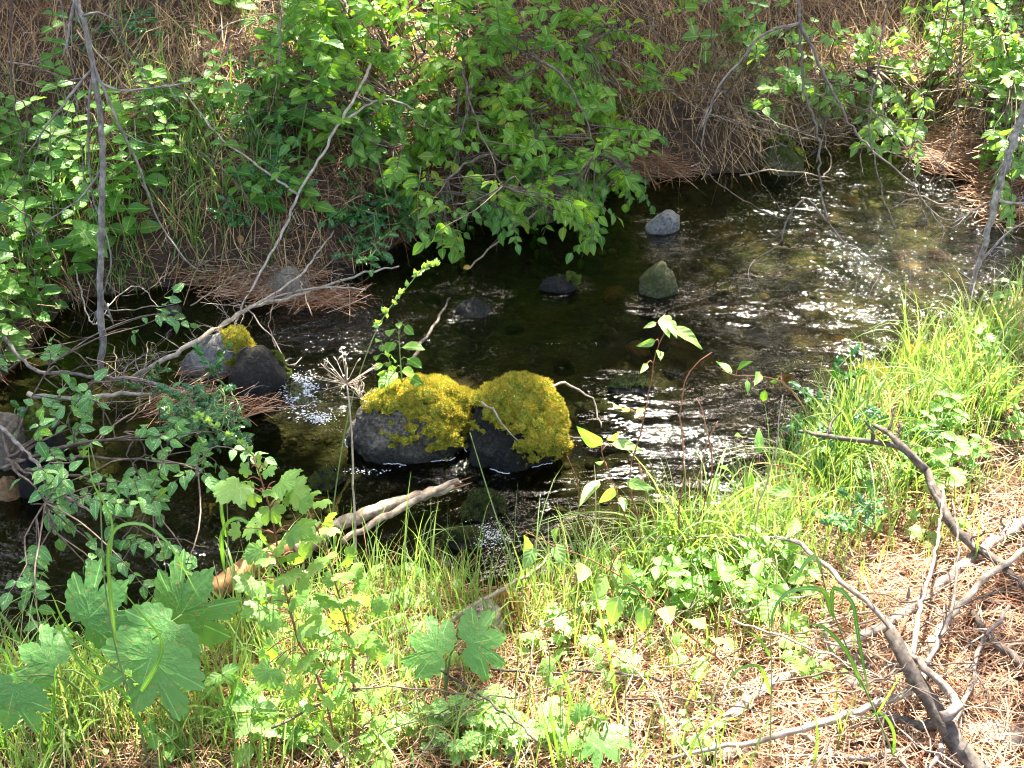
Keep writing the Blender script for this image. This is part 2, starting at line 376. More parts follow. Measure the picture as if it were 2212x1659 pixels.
def gp(u, v, h=0., water=True):
    """the point where the sight line meets the ground (or the water) raised by h"""
    d_ = ray(u, v); s = np.full(d_.shape[:-1], .8); h = np.asarray(h, float)
    lo = s.copy(); done = np.zeros(s.shape, bool)
    for k in range(700):
        P = O_ + d_ * s[..., None]; g = T(P[..., 0], P[..., 1])
        if water: g = np.maximum(g, 0)
        hit = P[..., 2] < g + h; done |= hit
        if done.all(): break
        lo = np.where(done, lo, s); s = np.where(done, s, s + .02)
    for k in range(8):
        mid = (lo + s) / 2; P = O_ + d_ * mid[..., None]; g = T(P[..., 0], P[..., 1])
        if water: g = np.maximum(g, 0)
        hit = P[..., 2] < g + h; s = np.where(hit, mid, s); lo = np.where(hit, lo, mid)
    return O_ + d_ * s[..., None]
def on(x, y, h=0.): return np.stack([x, y, T(x, y) + h], -1)
def gn(x, y, e=.04):
    return nrm(np.stack([(T(x - e, y) - T(x + e, y)) / (2 * e), (T(x, y - e) - T(x, y + e)) / (2 * e), 1 + 0 * x], -1))
def land(name, keep, mat, kind='structure'):
    ni, nj = X.shape; idx = np.arange(ni * nj).reshape(ni, nj)
    F = np.stack([idx[:-1, :-1], idx[1:, :-1], idx[1:, 1:], idx[:-1, 1:]], -1)[keep]
    us = np.unique(F); mp = np.zeros(ni * nj, int); mp[us] = np.arange(len(us))
    mb = MB(); V = np.stack([X, Y, Z], -1).reshape(-1, 3)[us]; pu, pv = proj(V); bed_shade = sm((.55 * V[:, 0] + V[:, 1] - 5.0) / 1.5); mb.add(V, mp[F], np.stack([bed_shade, 0 * bed_shade, 0 * bed_shade], -1)); o = mb.build(name, mat); o['kind'] = kind; return o  # bed colour mask: shade painted in toward the lower left, low values darkest
cell = lambda A: (A[:-1, :-1] + A[1:, :-1] + A[1:, 1:] + A[:-1, 1:]) / 4
m = MT('soil'); ps = m.pos()
c = m.ramp(m.noise(9, 5, ps, .7), [(.3, (.02, .013, .008)), (.5, (.06, .035, .02)), (.7, (.14, .085, .05))])
c = m.mix(m.math('MULTIPLY', m.noise(120, 3, ps, .7), .6), c, (.26, .16, .09))
m.l(c, m.b.inputs['Base Color']); m.b.inputs['Roughness'].default_value = .95; m.l(m.bump(m.noise(60, 5, ps, .75), 1, .05), m.b.inputs['Normal']); M['soil'] = m.m
m = MT('wet_bed'); ps = m.pos()
c = m.ramp(m.noise(3.2, 5, ps, .7), [(.36, (.02, .022, .010)), (.46, (.06, .075, .018)), (.55, (.17, .14, .04)), (.66, (.42, .25, .09))])
c = m.mix(m.ramp(m.noise(26, 3, ps, .6), [(.45, (0, 0, 0)), (.6, (.7, .7, .7))]), c, (.16, .12, .055))
c = m.mix(m.ramp(m.noise(7, 4, ps, .6), [(.5, (0, 0, 0)), (.62, (.8, .8, .8))]), c, (.04, .07, .012))
lo_, _ = m.luv(); c = m.mix(lo_[0], m.mix(.78, c, (.012, .011, .008)), c)  # mixes the bed colour darker where shade is painted in at lower left
m.l(c, m.b.inputs['Base Color']); m.b.inputs['Roughness'].default_value = .7; m.l(m.bump(m.noise(40, 4, ps), 1, .02), m.b.inputs['Normal']); M['bed'] = m.m
wet = cell(Z) < -.012
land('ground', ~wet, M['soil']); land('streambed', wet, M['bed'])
# ------------------------------------------------------------------ water: a rippled sheet, clear below, mirror-like where it is seen flat on
FLOW = math.atan2(-.5, -1.)
m = MT('water'); t = m.t; t.nodes.remove(m.b)
mp = m.n('Mapping'); m.l(m.pos(), mp.inputs[0]); mp.inputs['Rotation'].default_value = (0, 0, -FLOW); mp.inputs['Scale'].default_value = (.55, 1.25, 1)
n0 = m.n('TexNoise'); n0.inputs['Scale'].default_value = 8; n0.inputs['Detail'].default_value = 2; n0.inputs['Distortion'].default_value = .8; m.l(mp.outputs[0], n0.inputs[0])
n1 = m.n('TexNoise'); n1.inputs['Scale'].default_value = 38; n1.inputs['Detail'].default_value = 3; n1.inputs['Distortion'].default_value = 1.2; m.l(mp.outputs[0], n1.inputs[0])
lo_, _ = m.luv()
def wb(h, k, dist, prev=None):
    x = m.bump(h, 1., dist, prev); m.l(m.math('MULTIPLY', lo_[0], k), x.node.inputs['Strength']); return x
b0 = wb(n0.outputs[0], 1., .14); b1 = wb(n1.outputs[0], 1., .042, b0)
fr = m.n('Fresnel'); fr.inputs[0].default_value = 1.33; m.l(b1, fr.inputs[1])
gl = m.n('BsdfGlossy'); gl.inputs['Roughness'].default_value = .06; m.l(b1, gl.inputs['Normal']); gl.inputs[0].default_value = (1, 1, 1, 1)
tr = m.n('BsdfTransparent'); tr.inputs[0].default_value = (.47, .48, .30, 1)
mx = m.n('MixShader'); m.l(fr.outputs[0], mx.inputs[0]); m.l(tr.outputs[0], mx.inputs[1]); m.l(gl.outputs[0], mx.inputs[2]); m.l(mx.outputs[0], m.out.inputs[0])
M['water'] = m.m
wx = np.arange(-7, 9, .03); wy = np.arange(1.6, 9.4, .03); WX, WY = np.meshgrid(wx, wy, indexing='ij')
al = WX * math.cos(FLOW) + WY * math.sin(FLOW); ac = -WX * math.sin(FLOW) + WY * math.cos(FLOW)
cr = pz(650, 860); casc = np.exp(-((WX - cr[0]) / .3) ** 2 - ((WY - cr[1]) / .3) ** 2)
WZ = fbm(al * .5, ac * 1.3, 4.5, 3) * .012 + (fbm(al * .7, ac, 14, 2) * .02) * (.25 + casc) + casc * .01
keep = (DW(WX, WY) < .12)
idx = np.arange(WX.size).reshape(WX.shape); F = np.stack([idx[:-1, :-1], idx[1:, :-1], idx[1:, 1:], idx[:-1, 1:]], -1)[cell(keep.astype(float)) > .01]
us = np.unique(F); mpx = np.zeros(WX.size, int); mpx[us] = np.arange(len(us)); 
RF = [(2040, 530, 260, 130, 1.0), (1900, 450, 130, 50, .9), (720, 700, 180, 70, 1.1), (1010, 645, 80, 50, .8), (1340, 840, 90, 45, .3), (650, 860, 90, 60, 1.3), (1080, 1110, 110, 70, .6), (1620, 640, 150, 70, .2), (1440, 520, 60, 50, .6), (1430, 650, 60, 30, .7), (1900, 700, 150, 80, .3), (1500, 980, 160, 110, .22), (350, 1180, 250, 120, .45), (1000, 1030, 160, 30, .6), (1170, 250, 10, 10, 0), (1220, 620, 60, 30, .5)]
WU, WV = proj(np.stack([WX, WY, 0 * WX], -1)); rf = 0 * WX
for cu, cv, ru, rv, k in RF: rf = np.maximum(rf, k * np.exp(-((WU - cu) / ru) ** 2 - ((WV - cv) / rv) ** 2))
rf = np.clip(.09 + rf * .85 + fbm(al * .4, ac * 1.2, 2.2, 3) * .22, .06, 2.)
WZ = WZ * (.4 + 1.2 * np.minimum(rf, 1.2))
rf = np.clip(rf * .6, .03, .97)
mb = MB(); mb.add(np.stack([WX, WY, WZ], -1).reshape(-1, 3)[us], mpx[F], np.stack([rf, rf, rf], -1).reshape(-1, 3)[us])
mb.build('water', M['water'])['kind'] = 'structure'
# ------------------------------------------------------------------ rocks
def rock_mat(name, c0, c1, c2, wetline=.035, scale=7, algae=None, moss=None):
    m = MT(name); ps = m.pos()
    c = m.ramp(m.math('ADD', m.math('MULTIPLY', m.noise(scale, 5, ps, .65), .55), m.math('MULTIPLY', m.noise(scale * 11, 3, ps, .6), .45)), [(.38, c0), (.5, c1), (.62, c2)])
    if algae: c = m.mix(m.ramp(m.noise(6, 4, ps), [(.47, (0, 0, 0)), (.6, (.85, .85, .85))]), c, algae)
    z = m.n('SeparateXYZ'); m.l(ps, z.inputs[0])
    w = m.n('MapRange'); w.inputs['From Min'].default_value = wetline + .05; w.inputs['From Max'].default_value = wetline - .02; w.clamp = True
    m.l(m.math('ADD', z.outputs[2], m.math('MULTIPLY', m.noise(9, 3, ps), .12)), w.inputs[0]); w.inputs['From Min'].default_value += .06; w.inputs['From Max'].default_value += .06
    c = m.mix(m.math('MULTIPLY', w.outputs[0], .82), c, (.02, .02, .018))
    m.l(c, m.b.inputs['Base Color'])
    r = m.n('MapRange'); r.inputs['To Min'].default_value = .85; r.inputs['To Max'].default_value = .32; m.l(w.outputs[0], r.inputs[0]); m.l(r.outputs[0], m.b.inputs['Roughness'])
    m.l(m.bump(m.noise(38, 6, ps, .75), 1, .05), m.b.inputs['Normal']); return m.m
M['granite'] = rock_mat('granite', (.07, .068, .06), (.19, .18, .165), (.40, .37, .32), wetline=.07)
M['granite_pale'] = rock_mat('pale_granite', (.14, .13, .12), (.36, .34, .31), (.58, .55, .5), wetline=-.02)
M['granite_mid'] = rock_mat('mottled_granite', (.038, .031, .023), (.155, .128, .095), (.50, .43, .33), wetline=.06)
M['granite_dark'] = rock_mat('dark_granite', (.010, .0085, .006), (.025, .021, .015), (.08, .067, .047), wetline=.06)
M['tanrock'] = rock_mat('tan_stone', (.16, .13, .09), (.34, .27, .19), (.55, .47, .36), wetline=-.2)
M['olive'] = rock_mat('olive_stone', (.035, .038, .015), (.095, .095, .035), (.26, .24, .11), wetline=-.03, algae=(.10, .12, .02))
M['cream'] = rock_mat('cream_stone', (.38, .33, .25), (.6, .54, .42), (.74, .68, .55), wetline=-.5)
M['amber'] = rock_mat('amber_stone', (.16, .08, .03), (.36, .2, .08), (.5, .33, .16), wetline=-.5)
def straw_moss(name, a, b, c_, e):
    m = MT(name); o, _ = m.luv(); ps = m.pos()
    c = m.ramp(m.math('ADD', m.math('MULTIPLY', o[2], .45), m.math('MULTIPLY', m.noise(26, 5, ps, .75), .65)), [(.25, a), (.42, b), (.58, c_), (.8, e)])
    m.l(c, m.b.inputs['Base Color']); m.b.inputs['Roughness'].default_value = .8
    tr = m.n('BsdfTranslucent'); m.l(c, tr.inputs[0]); x = m.n('MixShader'); x.inputs[0].default_value = .3
    m.l(m.b.outputs[0], x.inputs[1]); m.l(tr.outputs[0], x.inputs[2]); m.l(x.outputs[0], m.out.inputs[0]); return m.m
M['moss'] = straw_moss('yellow_moss', (.09, .12, .012), (.31, .33, .03), (.62, .50, .05), (.52, .30, .06))
M['moss_green'] = straw_moss('green_moss', (.04, .07, .01), (.12, .17, .02), (.22, .26, .03), (.3, .28, .06))
M['moss_dark'] = straw_moss('dark_moss', (.02, .03, .008), (.045, .065, .012), (.09, .11, .02), (.14, .14, .03))
M['moss_red'] = straw_moss('russet_moss', (.2, .08, .03), (.36, .16, .07), (.45, .28, .08), (.5, .42, .08))
def ico(sub):
    bm = bmesh.new(); bmesh.ops.create_icosphere(bm, subdivisions=sub, radius=1); V = np.array([v.co[:] for v in bm.verts]); F = np.array([[v.index for v in f.verts] for f in bm.faces]); bm.free(); return V, F
ICO = {s: ico(s) for s in (2, 3, 4, 5, 6)}
def rock_mesh(size, seed, sub=4, rough=.22, cuts=5, cutd=.72):
    V, F = ICO[sub]; rs = np.random.RandomState(seed); off = Vector(rs.rand(3) * 50)
    n = np.array([mnoise.noise(Vector(p) * 1.1 + off) + .45 * mnoise.noise(Vector(p) * 2.6 + off) + .16 * mnoise.noise(Vector(p) * 7 + off) + .06 * mnoise.noise(Vector(p) * 17 + off) for p in V])
    P = V * (1 + rough * n)[:, None]; n2 = np.array([mnoise.noise(Vector(p) * 9 + off) * .5 + mnoise.noise(Vector(p) * 34 + off) * .25 for p in V]) if sub > 3 else 0 * n
    for k in range(cuts):
        q = nrm(rs.normal(0, 1, 3) + [0, 0, .2]); h = cutd + rs.rand() * .2; P = P - np.maximum(0, P @ q - h)[:, None] * q * .86
    P = P * (1 + .11 * n2)[:, None]
    return P * np.array(size), F
ROCKS = []
def rock(label, box, mat, z0=0., seed=1, depth=.84, moss=None, mossmat='moss', sub=4, rough=.22, cuts=5, cutd=.72, rot=0., group=None, name='rock', sink=0., fib=9000, thr=.45, ground=False, shape=None, thick=.016):
    """box = u0, v0, u1, v1 in the 2212-wide view; the front of the rock meets the level z0 at v1"""
    u0, v0, u1, v1 = box; uc = (u0 + u1) / 2
    P = gp(uc, v1) if ground else pz(uc, v1, z0)
    if ground: z0 = P[2] - .02
    dist = np.linalg.norm(P - O_); w = (u1 - u0) / F_ * dist; app = (v1 - v0) / F_ * dist
    dep = math.asin((CAM_H - z0) / dist); b = depth * w / 2; s, c = math.sin(dep), math.cos(dep)
    b = min(b, app * .8 / s / 1.6)
    cc = math.sqrt(max((app - b * s) ** 2 - (b * s) ** 2, (.25 * w * c) ** 2)) / c
    cx, cy = P[0], P[1] + b
    V, F = rock_mesh((w / 2 * 1.04, b * 1.04, cc), seed, sub, rough, cuts, cutd)
    ca, sa = math.cos(rot), math.sin(rot); V = V @ np.array([[ca, sa, 0], [-sa, ca, 0], [0, 0, 1]])
    V = V * np.array([w / np.ptp(V[:, 0]), 2 * b / np.ptp(V[:, 1]), 1])
    V = V - np.array([(V[:, 0].max() + V[:, 0].min()) / 2, (V[:, 1].max() + V[:, 1].min()) / 2, 0])
    if shape: V = shape(V / [w / 2, b, cc]) * [w / 2, b, cc]
    V = V + np.array([cx, cy, z0 - sink])
    ROCKS.append((cx, cy, w / 2, b, z0 + cc))
    mb = MB(); mb.add(V, F)
    if moss is None:
        return tag(mb.build(name, M[mat]), label, 'rock', group), V
    e = empty(name, (cx, cy, z0), label, 'rock', group); mb.build('stone', M[mat], e)
    fn = nrm(np.cross(V[F[:, 1]] - V[F[:, 0]], V[F[:, 2]] - V[F[:, 0]])); N = np.zeros(V.shape)
    for k in range(3): np.add.at(N, F[:, k], fn)
    N = nrm(N); L = (V - [cx, cy, z0]) / [w / 2, b, cc]
    msk = moss(L, N) + np.array([.26 * mnoise.noise(Vector(p) * 8) + .42 * mnoise.noise(Vector(p) * 24) + .3 * mnoise.noise(Vector(p) * 60) for p in V]) - thr
    k = sm(msk / .25); Q = V + N * ((thick + thick * .8 * np.array([mnoise.noise(Vector(p) * 17) for p in V])) * k - .006)[:, None]; mm = (k[F] > .02).all(1)
    us = np.unique(F[mm]); mp_ = np.zeros(len(V), int); mp_[us] = np.arange(len(us)); mb = MB(); mb.add(Q[us], mp_[F[mm]], [0, 0, .3])
    Fm = F[mm]; ar = np.linalg.norm(np.cross(Q[Fm[:, 1]] - Q[Fm[:, 0]], Q[Fm[:, 2]] - Q[Fm[:, 0]]), axis=1) + 1e-12
    rs = np.random.RandomState(seed); fi = rs.choice(len(Fm), fib, p=ar / ar.sum()); bc = rs.dirichlet((1, 1, 1), fib)
    pp = (Q[Fm[fi]] * bc[..., None]).sum(1); pn = (N[Fm[fi]] * bc[..., None]).sum(1); kk = (k[Fm[fi]] * bc).sum(1)
    cl = np.array([mnoise.noise(Vector(p) * 60) for p in pp]); dd = nrm(pn + rs.normal(0, .42, pp.shape) + [0, 0, .15]); ln = (.007 + .010 * np.clip(cl + .4, 0, 1)) * (.5 + .5 * kk)
    sd = nrm(np.cross(dd, rs.normal(0, 1, pp.shape))) * .0015
    Vv = np.stack([pp - sd, pp + sd, pp + dd * ln[:, None]], 1); A = np.zeros((fib, 3, 3)); A[..., 2] = np.clip(rs.rand(fib) * .7 + cl * .4, 0, 1)[:, None]
    mb.add(Vv.reshape(-1, 3), np.arange(fib * 3).reshape(-1, 3), A.reshape(-1, 3)); mb.build('moss', M[mossmat], e, smooth=False)
    return e, V
TOPS = {}
def topmoss(L, N): return N[:, 2] * .8 + .2
e, TOPS['a'] = rock('rounded grey boulder crowned with thick yellow moss and a leafy seedling growing from it', (735, 810, 1030, 1006), 'granite_mid', seed=11, depth=.8, sub=6, rough=.2, cuts=6, cutd=.78, thick=.026, shape=lambda L: L * [1, 1, 1] + np.stack([0 * L[:, 0], 0 * L[:, 0], np.maximum(L[:, 2], 0) * (.10 * L[:, 0])], -1),
     moss=lambda L, N: .45 * N[:, 2] + .5 * L[:, 2] + .42 * L[:, 0] + .12 * L[:, 1], thr=.30, fib=34000)
e, TOPS['b'] = rock('dark wet boulder capped by a peaked cushion of yellow moss, in mid stream', (985, 800, 1222, 1024), 'granite_dark', seed=23, depth=1., sub=6, rough=.3, cuts=6, cutd=.76, thick=.028, shape=lambda L: L + np.stack([0 * L[:, 0], 0 * L[:, 0], np.maximum(L[:, 2], 0) * (.12 * np.exp(-((L[:, 0] + .05) / .4) ** 2) - .34 * np.maximum(L[:, 0] - .1, 0))], -1),
     moss=lambda L, N: .4 * N[:, 2] + .6 * L[:, 2] + .42 * L[:, 0] + .1 * L[:, 1], thr=.28, fib=34000)
rock('leaning grey stone with yellow moss on its right shoulder beside the debris dam', (385, 712, 545, 822), 'granite_pale', seed=5, depth=.7, moss=lambda L, N: L[:, 0] * 1.1 + .5 * L[:, 2], thr=.55, fib=6000, rot=.4)
rock('dark wet stone below the leaning mossy one, at the little cascade', (492, 752, 618, 862), 'granite_dark', seed=8, depth=.9, moss=lambda L, N: L[:, 0] * .8 + .6 * L[:, 1], mossmat='moss_green', thr=.75, fib=3000)
rock('small pale angular stone in the dark backwater', (335, 655, 392, 700), 'granite', seed=9, cuts=8, cutd=.6)
rock('pale wedge-shaped stone at the far bank under dry needles', (567, 572, 672, 652), 'tanrock', seed=14, cuts=8, cutd=.6, rot=.5)
rock('flat dark stone beside the pale wedge-shaped stone', (672, 578, 768, 612), 'granite_dark', seed=17, cuts=7, cutd=.6)
rock('broad olive boulder half hidden under the leafy shrub', (1000, 405, 1236, 492), 'olive', seed=21, depth=.6, cuts=8, cutd=.62, sub=5)
rock('small pale blocky stone standing out of the dark water', (1393, 446, 1472, 506), 'granite_pale', seed=34, cuts=9, cutd=.55, rot=.3, depth=.6)
rock('pointed olive stone with lichen in mid stream', (1382, 562, 1468, 645), 'olive', seed=31, cuts=7, cutd=.62, depth=.6)
rock('low dark stone with a strip of green moss in mid stream', (1163, 592, 1248, 634), 'granite_dark', seed=32, moss=lambda L, N: .4 * L[:, 0] + .7 * N[:, 2], mossmat='moss_green', thr=.6, fib=3500, depth=.6)
rock('dark stone awash among sun glints upstream of the stranded stick', (975, 622, 1075, 692), 'granite_dark', seed=33, sink=.05)
rock('moss-covered stone at the grassy edge of the near bank', (1955, 752, 2072, 812), 'olive', seed=35, moss=topmoss, thr=.4, fib=6000)
rock('green mossy block under the twigs upstream', (1648, 306, 1742, 384), 'olive', seed=36, moss=topmoss, mossmat='moss_green', thr=.5, fib=5000, cuts=8, cutd=.6)
rock('long mossy hummock among needles beside the shrub', (1305, 208, 1412, 262), 'olive', seed=37, moss=topmoss, mossmat='moss_green', thr=.3, fib=5000, ground=True)
rock('rounded tan boulder at the edge of the lower stream', (-50, 893, 60, 1010), 'tanrock', seed=38, sub=5, rough=.12, cuts=2)
rock('mossy dark boulder behind the spotted leaves', (52, 893, 132, 990), 'granite', seed=39, moss=lambda L, N: L[:, 2] - .3 * L[:, 0], mossmat='moss_green', thr=.5, fib=4500)
rock('small rust-brown stone below the rounded tan boulder', (-20, 1030, 38, 1085), 'amber', seed=40)
rock('upright blue-grey stone in the water by the tan boulder', (42, 985, 92, 1078), 'granite_dark', seed=41)
rock('submerged green mossy stone below the two moss-capped boulders', (990, 1050, 1098, 1130), 'granite_dark', seed=42, moss=topmoss, mossmat='moss_dark', thr=.45, fib=4000, sink=.035)
rock('dark mossy stone next to the near bank', (950, 1130, 1050, 1200), 'granite_dark', seed=43, moss=topmoss, mossmat='moss_dark', thr=.5, fib=3000, sink=.035)
rock('cream angular stone with russet and yellow moss on the near bank', (1005, 1278, 1142, 1385), 'cream', seed=44, cuts=9, cutd=.58, moss=lambda L, N: .5 * L[:, 0] + .5 * L[:, 2] + .2, mossmat='moss_red', thr=.52, fib=6500, ground=True, sub=5, depth=.9)
rock('small mossy stone behind the lobed-leaf plant', (655, 1012, 744, 1062), 'granite_dark', seed=45, moss=topmoss, mossmat='moss_dark', thr=.6, fib=2000, sink=.02)
rock('brown elongated stone awash right of the capped boulders', (1310, 816, 1420, 858), 'granite_dark', seed=46, sink=.022, moss=topmoss, mossmat='moss_dark', thr=.75, fib=1200)
rock('yellow mossy lump in the grass at the water edge', (1862, 800, 1935, 835), 'olive', seed=48, moss=topmoss, thr=.3, fib=3000)
rock('dark stone at the water edge under the twigs', (1220, 428, 1300, 462), 'granite_dark', seed=49)
# stones lying on the bed, each one a thing
SB = [(1840, 400), (1900, 430), (1790, 420), (1960, 400), (2000, 450), (1880, 480), (1930, 520), (1850, 560), (1760, 470), (1700, 510), (2040, 520), (1620, 560), (1560, 610), (1500, 700), (1460, 760), (1380, 720),
      (1590, 820), (1640, 850), (1540, 860), (1700, 800), (1300, 700), (1220, 760), (1150, 720), (1110, 680), (1330, 600), (1280, 540), (1500, 540), (1180, 540), (1060, 590), (1000, 560), (930, 620), (880, 600),
      (900, 700), (1640, 690), (1760, 640), (1820, 700), (1260, 860), (1300, 930), (1350, 980), (1240, 1040), (1150, 1100), (820, 720), (780, 670), (560, 690), (600, 1010), (480, 1080), (350, 1180), (240, 1260), (1720, 580), (2100, 560), (2080, 620), (1420, 880), (1480, 930)]
vr = [rock_mesh((1, .8, .55), 100 + k, 3, .25, 5, .7) for k in range(5)]
sm_ = [('amber', 'amber'), ('olive', 'olive'), ('tanrock', 'tan'), ('granite', 'grey'), ('granite_dark', 'dark')]
rs = np.random.RandomState(3); src = {}
for i, (u, v) in enumerate(SB):
    k = i % 5; q = [0, 1, 4, 1, 3, 1, 4][rs.randint(7)]
    if u > 1650: q = [0, 2, 1][rs.randint(3)]
    if u < 1250 or v > 820: q = [1, 4, 4][rs.randint(3)]
    P = pz(u, v, -.1); r = .03 + .05 * rs.rand(); z = float(T(P[0], P[1])); z = min(z, -.03 - .3 * r)
    if (k, q) not in src:
        mb = MB(); mb.add(*vr[k]); o = mb.build('streambed_stone', M[sm_[q][0]]); src[(k, q)] = o
    else:
        o = src[(k, q)].copy(); COL.objects.link(o)
    o.location = (P[0], P[1], z); o.scale = (r, r, r); o.rotation_euler = (0, 0, rs.rand() * 6)
    tag(o, 'submerged %s stone seen through the clear water' % sm_[q][1], 'stone', '%s stones under the water' % sm_[q][1])
# gravel on the bed
mb = MB(); Vi, Fi = rock_mesh((1, .8, .5), 77, 2, .3, 3, .7); n = 6500
px = rs.uniform(-3.2, 4.2, n); pyy = rs.uniform(2.4, 8.6, n); k = DW(px, pyy) < .02; px, pyy = px[k], pyy[k]; n = len(px)
s = .006 + .024 * rs.rand(n) ** 2.5; a = rs.rand(n) * 6.28; ca, sa = np.cos(a), np.sin(a)
Vg = Vi[None] * s[:, None, None]; Vg = np.stack([Vg[..., 0] * ca[:, None] - Vg[..., 1] * sa[:, None], Vg[..., 0] * sa[:, None] + Vg[..., 1] * ca[:, None], Vg[..., 2]], -1) + on(px, pyy)[:, None]
A = np.zeros(Vg.shape); A[..., 2] = (rs.rand(n) * (.3 + .7 * sm((.55 * px + pyy - 4.8) / 1.5)))[:, None]  # gravel tint lowered likewise, shade painted into its colour at lower left
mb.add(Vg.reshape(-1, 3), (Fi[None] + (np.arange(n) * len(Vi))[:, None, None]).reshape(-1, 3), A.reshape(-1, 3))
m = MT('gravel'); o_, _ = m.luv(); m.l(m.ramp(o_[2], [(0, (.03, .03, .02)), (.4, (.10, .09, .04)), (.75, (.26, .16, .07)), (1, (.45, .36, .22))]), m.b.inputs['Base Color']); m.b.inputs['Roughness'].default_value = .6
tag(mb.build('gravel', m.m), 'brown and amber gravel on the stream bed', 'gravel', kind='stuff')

# foam: a bright line where the current laps the boulders, and the little cascade between the left-hand stones
mb = MB(); Vb = np.array([[1, 0, 0], [-1, 0, 0], [0, 1, 0], [0, -1, 0], [0, 0, 1], [0, 0, -1.]]); Fb = np.array([[0, 2, 4], [2, 1, 4], [1, 3, 4], [3, 0, 4], [2, 0, 5], [1, 2, 5], [3, 1, 5], [0, 3, 5]])
rs = np.random.RandomState(2); pts = []; sz = []
for k in 'ab':
    V = TOPS[k]; c = V.mean(0); th = np.linspace(math.pi * 1.02, math.pi * 1.98, 260); band = V[abs(V[:, 2]) < .02]; at_ = np.arctan2(band[:, 1] - c[1], band[:, 0] - c[0]) % (2 * math.pi); rr_ = np.hypot(band[:, 0] - c[0], band[:, 1] - c[1])
    for t in th:
        q = rr_[abs(at_ - t) < .06]
        if len(q) and vn(np.array([t * 5]), np.array([3.]))[0] > .08: r_ = q.max() + .004; pts.append((c[0] + r_ * math.cos(t), c[1] + r_ * math.sin(t), .006)); sz.append((.0032, .0022, .0011))
for (u, v, ru, rv, n, L) in [(648, 850, 34, 40, 900, .011), (690, 905, 34, 12, 260, .008), (1060, 1160, 50, 34, 240, .006), (600, 812, 20, 10, 40, .012), (790, 1020, 60, 8, 60, .005)]:
    q = rs.normal(0, .5, (n, 2)); P = pz(u + q[:, 0] * ru, v + q[:, 1] * rv, .012)
    for p in P: pts.append(p + [0, 0, rs.rand() * .008]); s_ = rs.rand() ** 2 * L * .5 + .0015; sz.append((s_ * 1.2, s_ * .7, s_ * .35))
pts = np.array(pts); sz = np.array(sz); n = len(pts); a = FLOW + rs.normal(0, .5, n); ca, sa = np.cos(a)[:, None], np.sin(a)[:, None]
Vf = Vb[None] * sz[:, None]; Vf = np.stack([Vf[..., 0] * ca - Vf[..., 1] * sa, Vf[..., 0] * sa + Vf[..., 1] * ca, Vf[..., 2]], -1) + pts[:, None]
mb.add(Vf.reshape(-1, 3), (Fb[None] + (np.arange(n) * 6)[:, None, None]).reshape(-1, 3)); m = MT('foam'); m.b.inputs['Base Color'].default_value = (.75, .78, .8, 1); m.b.inputs['Roughness'].default_value = .25
tag(mb.build('water_foam', m.m), 'flecks of foam at the boulders and the little cascade', 'foam', kind='stuff')
# ------------------------------------------------------------------ trees over the far bank: their crowns shade the stream and mirror in it
# open gaps in the crowns, given by where their sunlight lands in the picture: u, v, ru, rv, openness
SUNNY = [(690, 1450, 200, 190, .85), (180, 420, 280, 350, .58), (420, 330, 180, 280, .68), (1000, 230, 380, 280, .9), (1600, 180, 260, 160, .6), (1050, 1480, 330, 230, .93), (1450, 1380, 420, 220, .97), (1750, 1150, 330, 190, .97), (2050, 900, 260, 230, .97), (1850, 1480, 480, 260, .74), (2120, 1250, 200, 200, .62), (700, 1250, 260, 180, .75), (700, 1560, 200, 160, .5),
         (330, 1380, 240, 110, .35), (2020, 530, 250, 150, .98), (2120, 330, 150, 130, .93), (2000, 150, 240, 170, .92), (1850, 380, 190, 80, .55), (720, 700, 190, 70, .97), (1010, 645, 95, 55, .95), (900, 870, 190, 90, .97), (1110, 870, 160, 100, .97),
         (1340, 830, 100, 60, .75), (1030, 60, 340, 150, .93), (1200, 160, 220, 110, .7), (760, 70, 130, 90, .9), (520, 50, 110, 80, .75), (510, 170, 60, 60, .75), (1290, 100, 110, 110, .8), (1020, 330, 260, 100, .5), (560, 270, 90, 60, .4),
         (120, 190, 40, 25, .6), (480, 745, 70, 50, .85), (350, 790, 120, 35, .55), (620, 610, 90, 40, .6), (150, 690, 90, 140, .35), (240, 790, 60, 90, .7), (380, 560, 160, 60, .5), (570, 480, 70, 60, .5), (460, 870, 60, 60, .6), (1430, 600, 45, 40, .8), (1430, 470, 40, 30, .8),
         (1500, 700, 300, 90, .08), (1650, 560, 150, 90, .12), (1250, 640, 120, 60, .12), (640, 860, 60, 50, .5), (1500, 330, 150, 40, .4), (1600, 120, 120, 60, .35), (1060, 1080, 50, 50, .2), (850, 1100, 150, 60, .6), (1650, 820, 110, 50, .25), (1350, 330, 80, 50, .4)]
def openness(P):
    u, v = proj(P); o = np.zeros(u.shape)
    for cu, cv, ru, rv, k in SUNNY:
        q = ((u - cu) / ru) ** 2 + ((v - cv) / rv) ** 2; o = np.maximum(o, k * np.clip(1.4 - q, 0, 1) ** .5)
    return o
rs = np.random.RandomState(12)
n = 2700; qx = rs.uniform(-5.2, 5.6, n); qy = rs.uniform(.2, 9.6, n); Q = np.stack([qx, qy, np.maximum(T(qx, qy), 0) + .12], -1)
k = rs.rand(n) > openness(Q) * 1.04; Q = Q[k]; hz = rs.uniform(4.6, 8.2, len(Q)); C = Q + SDIR * ((hz - Q[:, 2]) / SDIR[2])[:, None]
TR = [(-5.5, 10.5), (-1.8, 12.2), (1.6, 10.8), (4.6, 12.5), (8., 10.), (-9, 12)]
tid = np.argmin(np.stack([np.hypot(C[:, 0] - a, C[:, 1] - b) for a, b in TR]), 0)
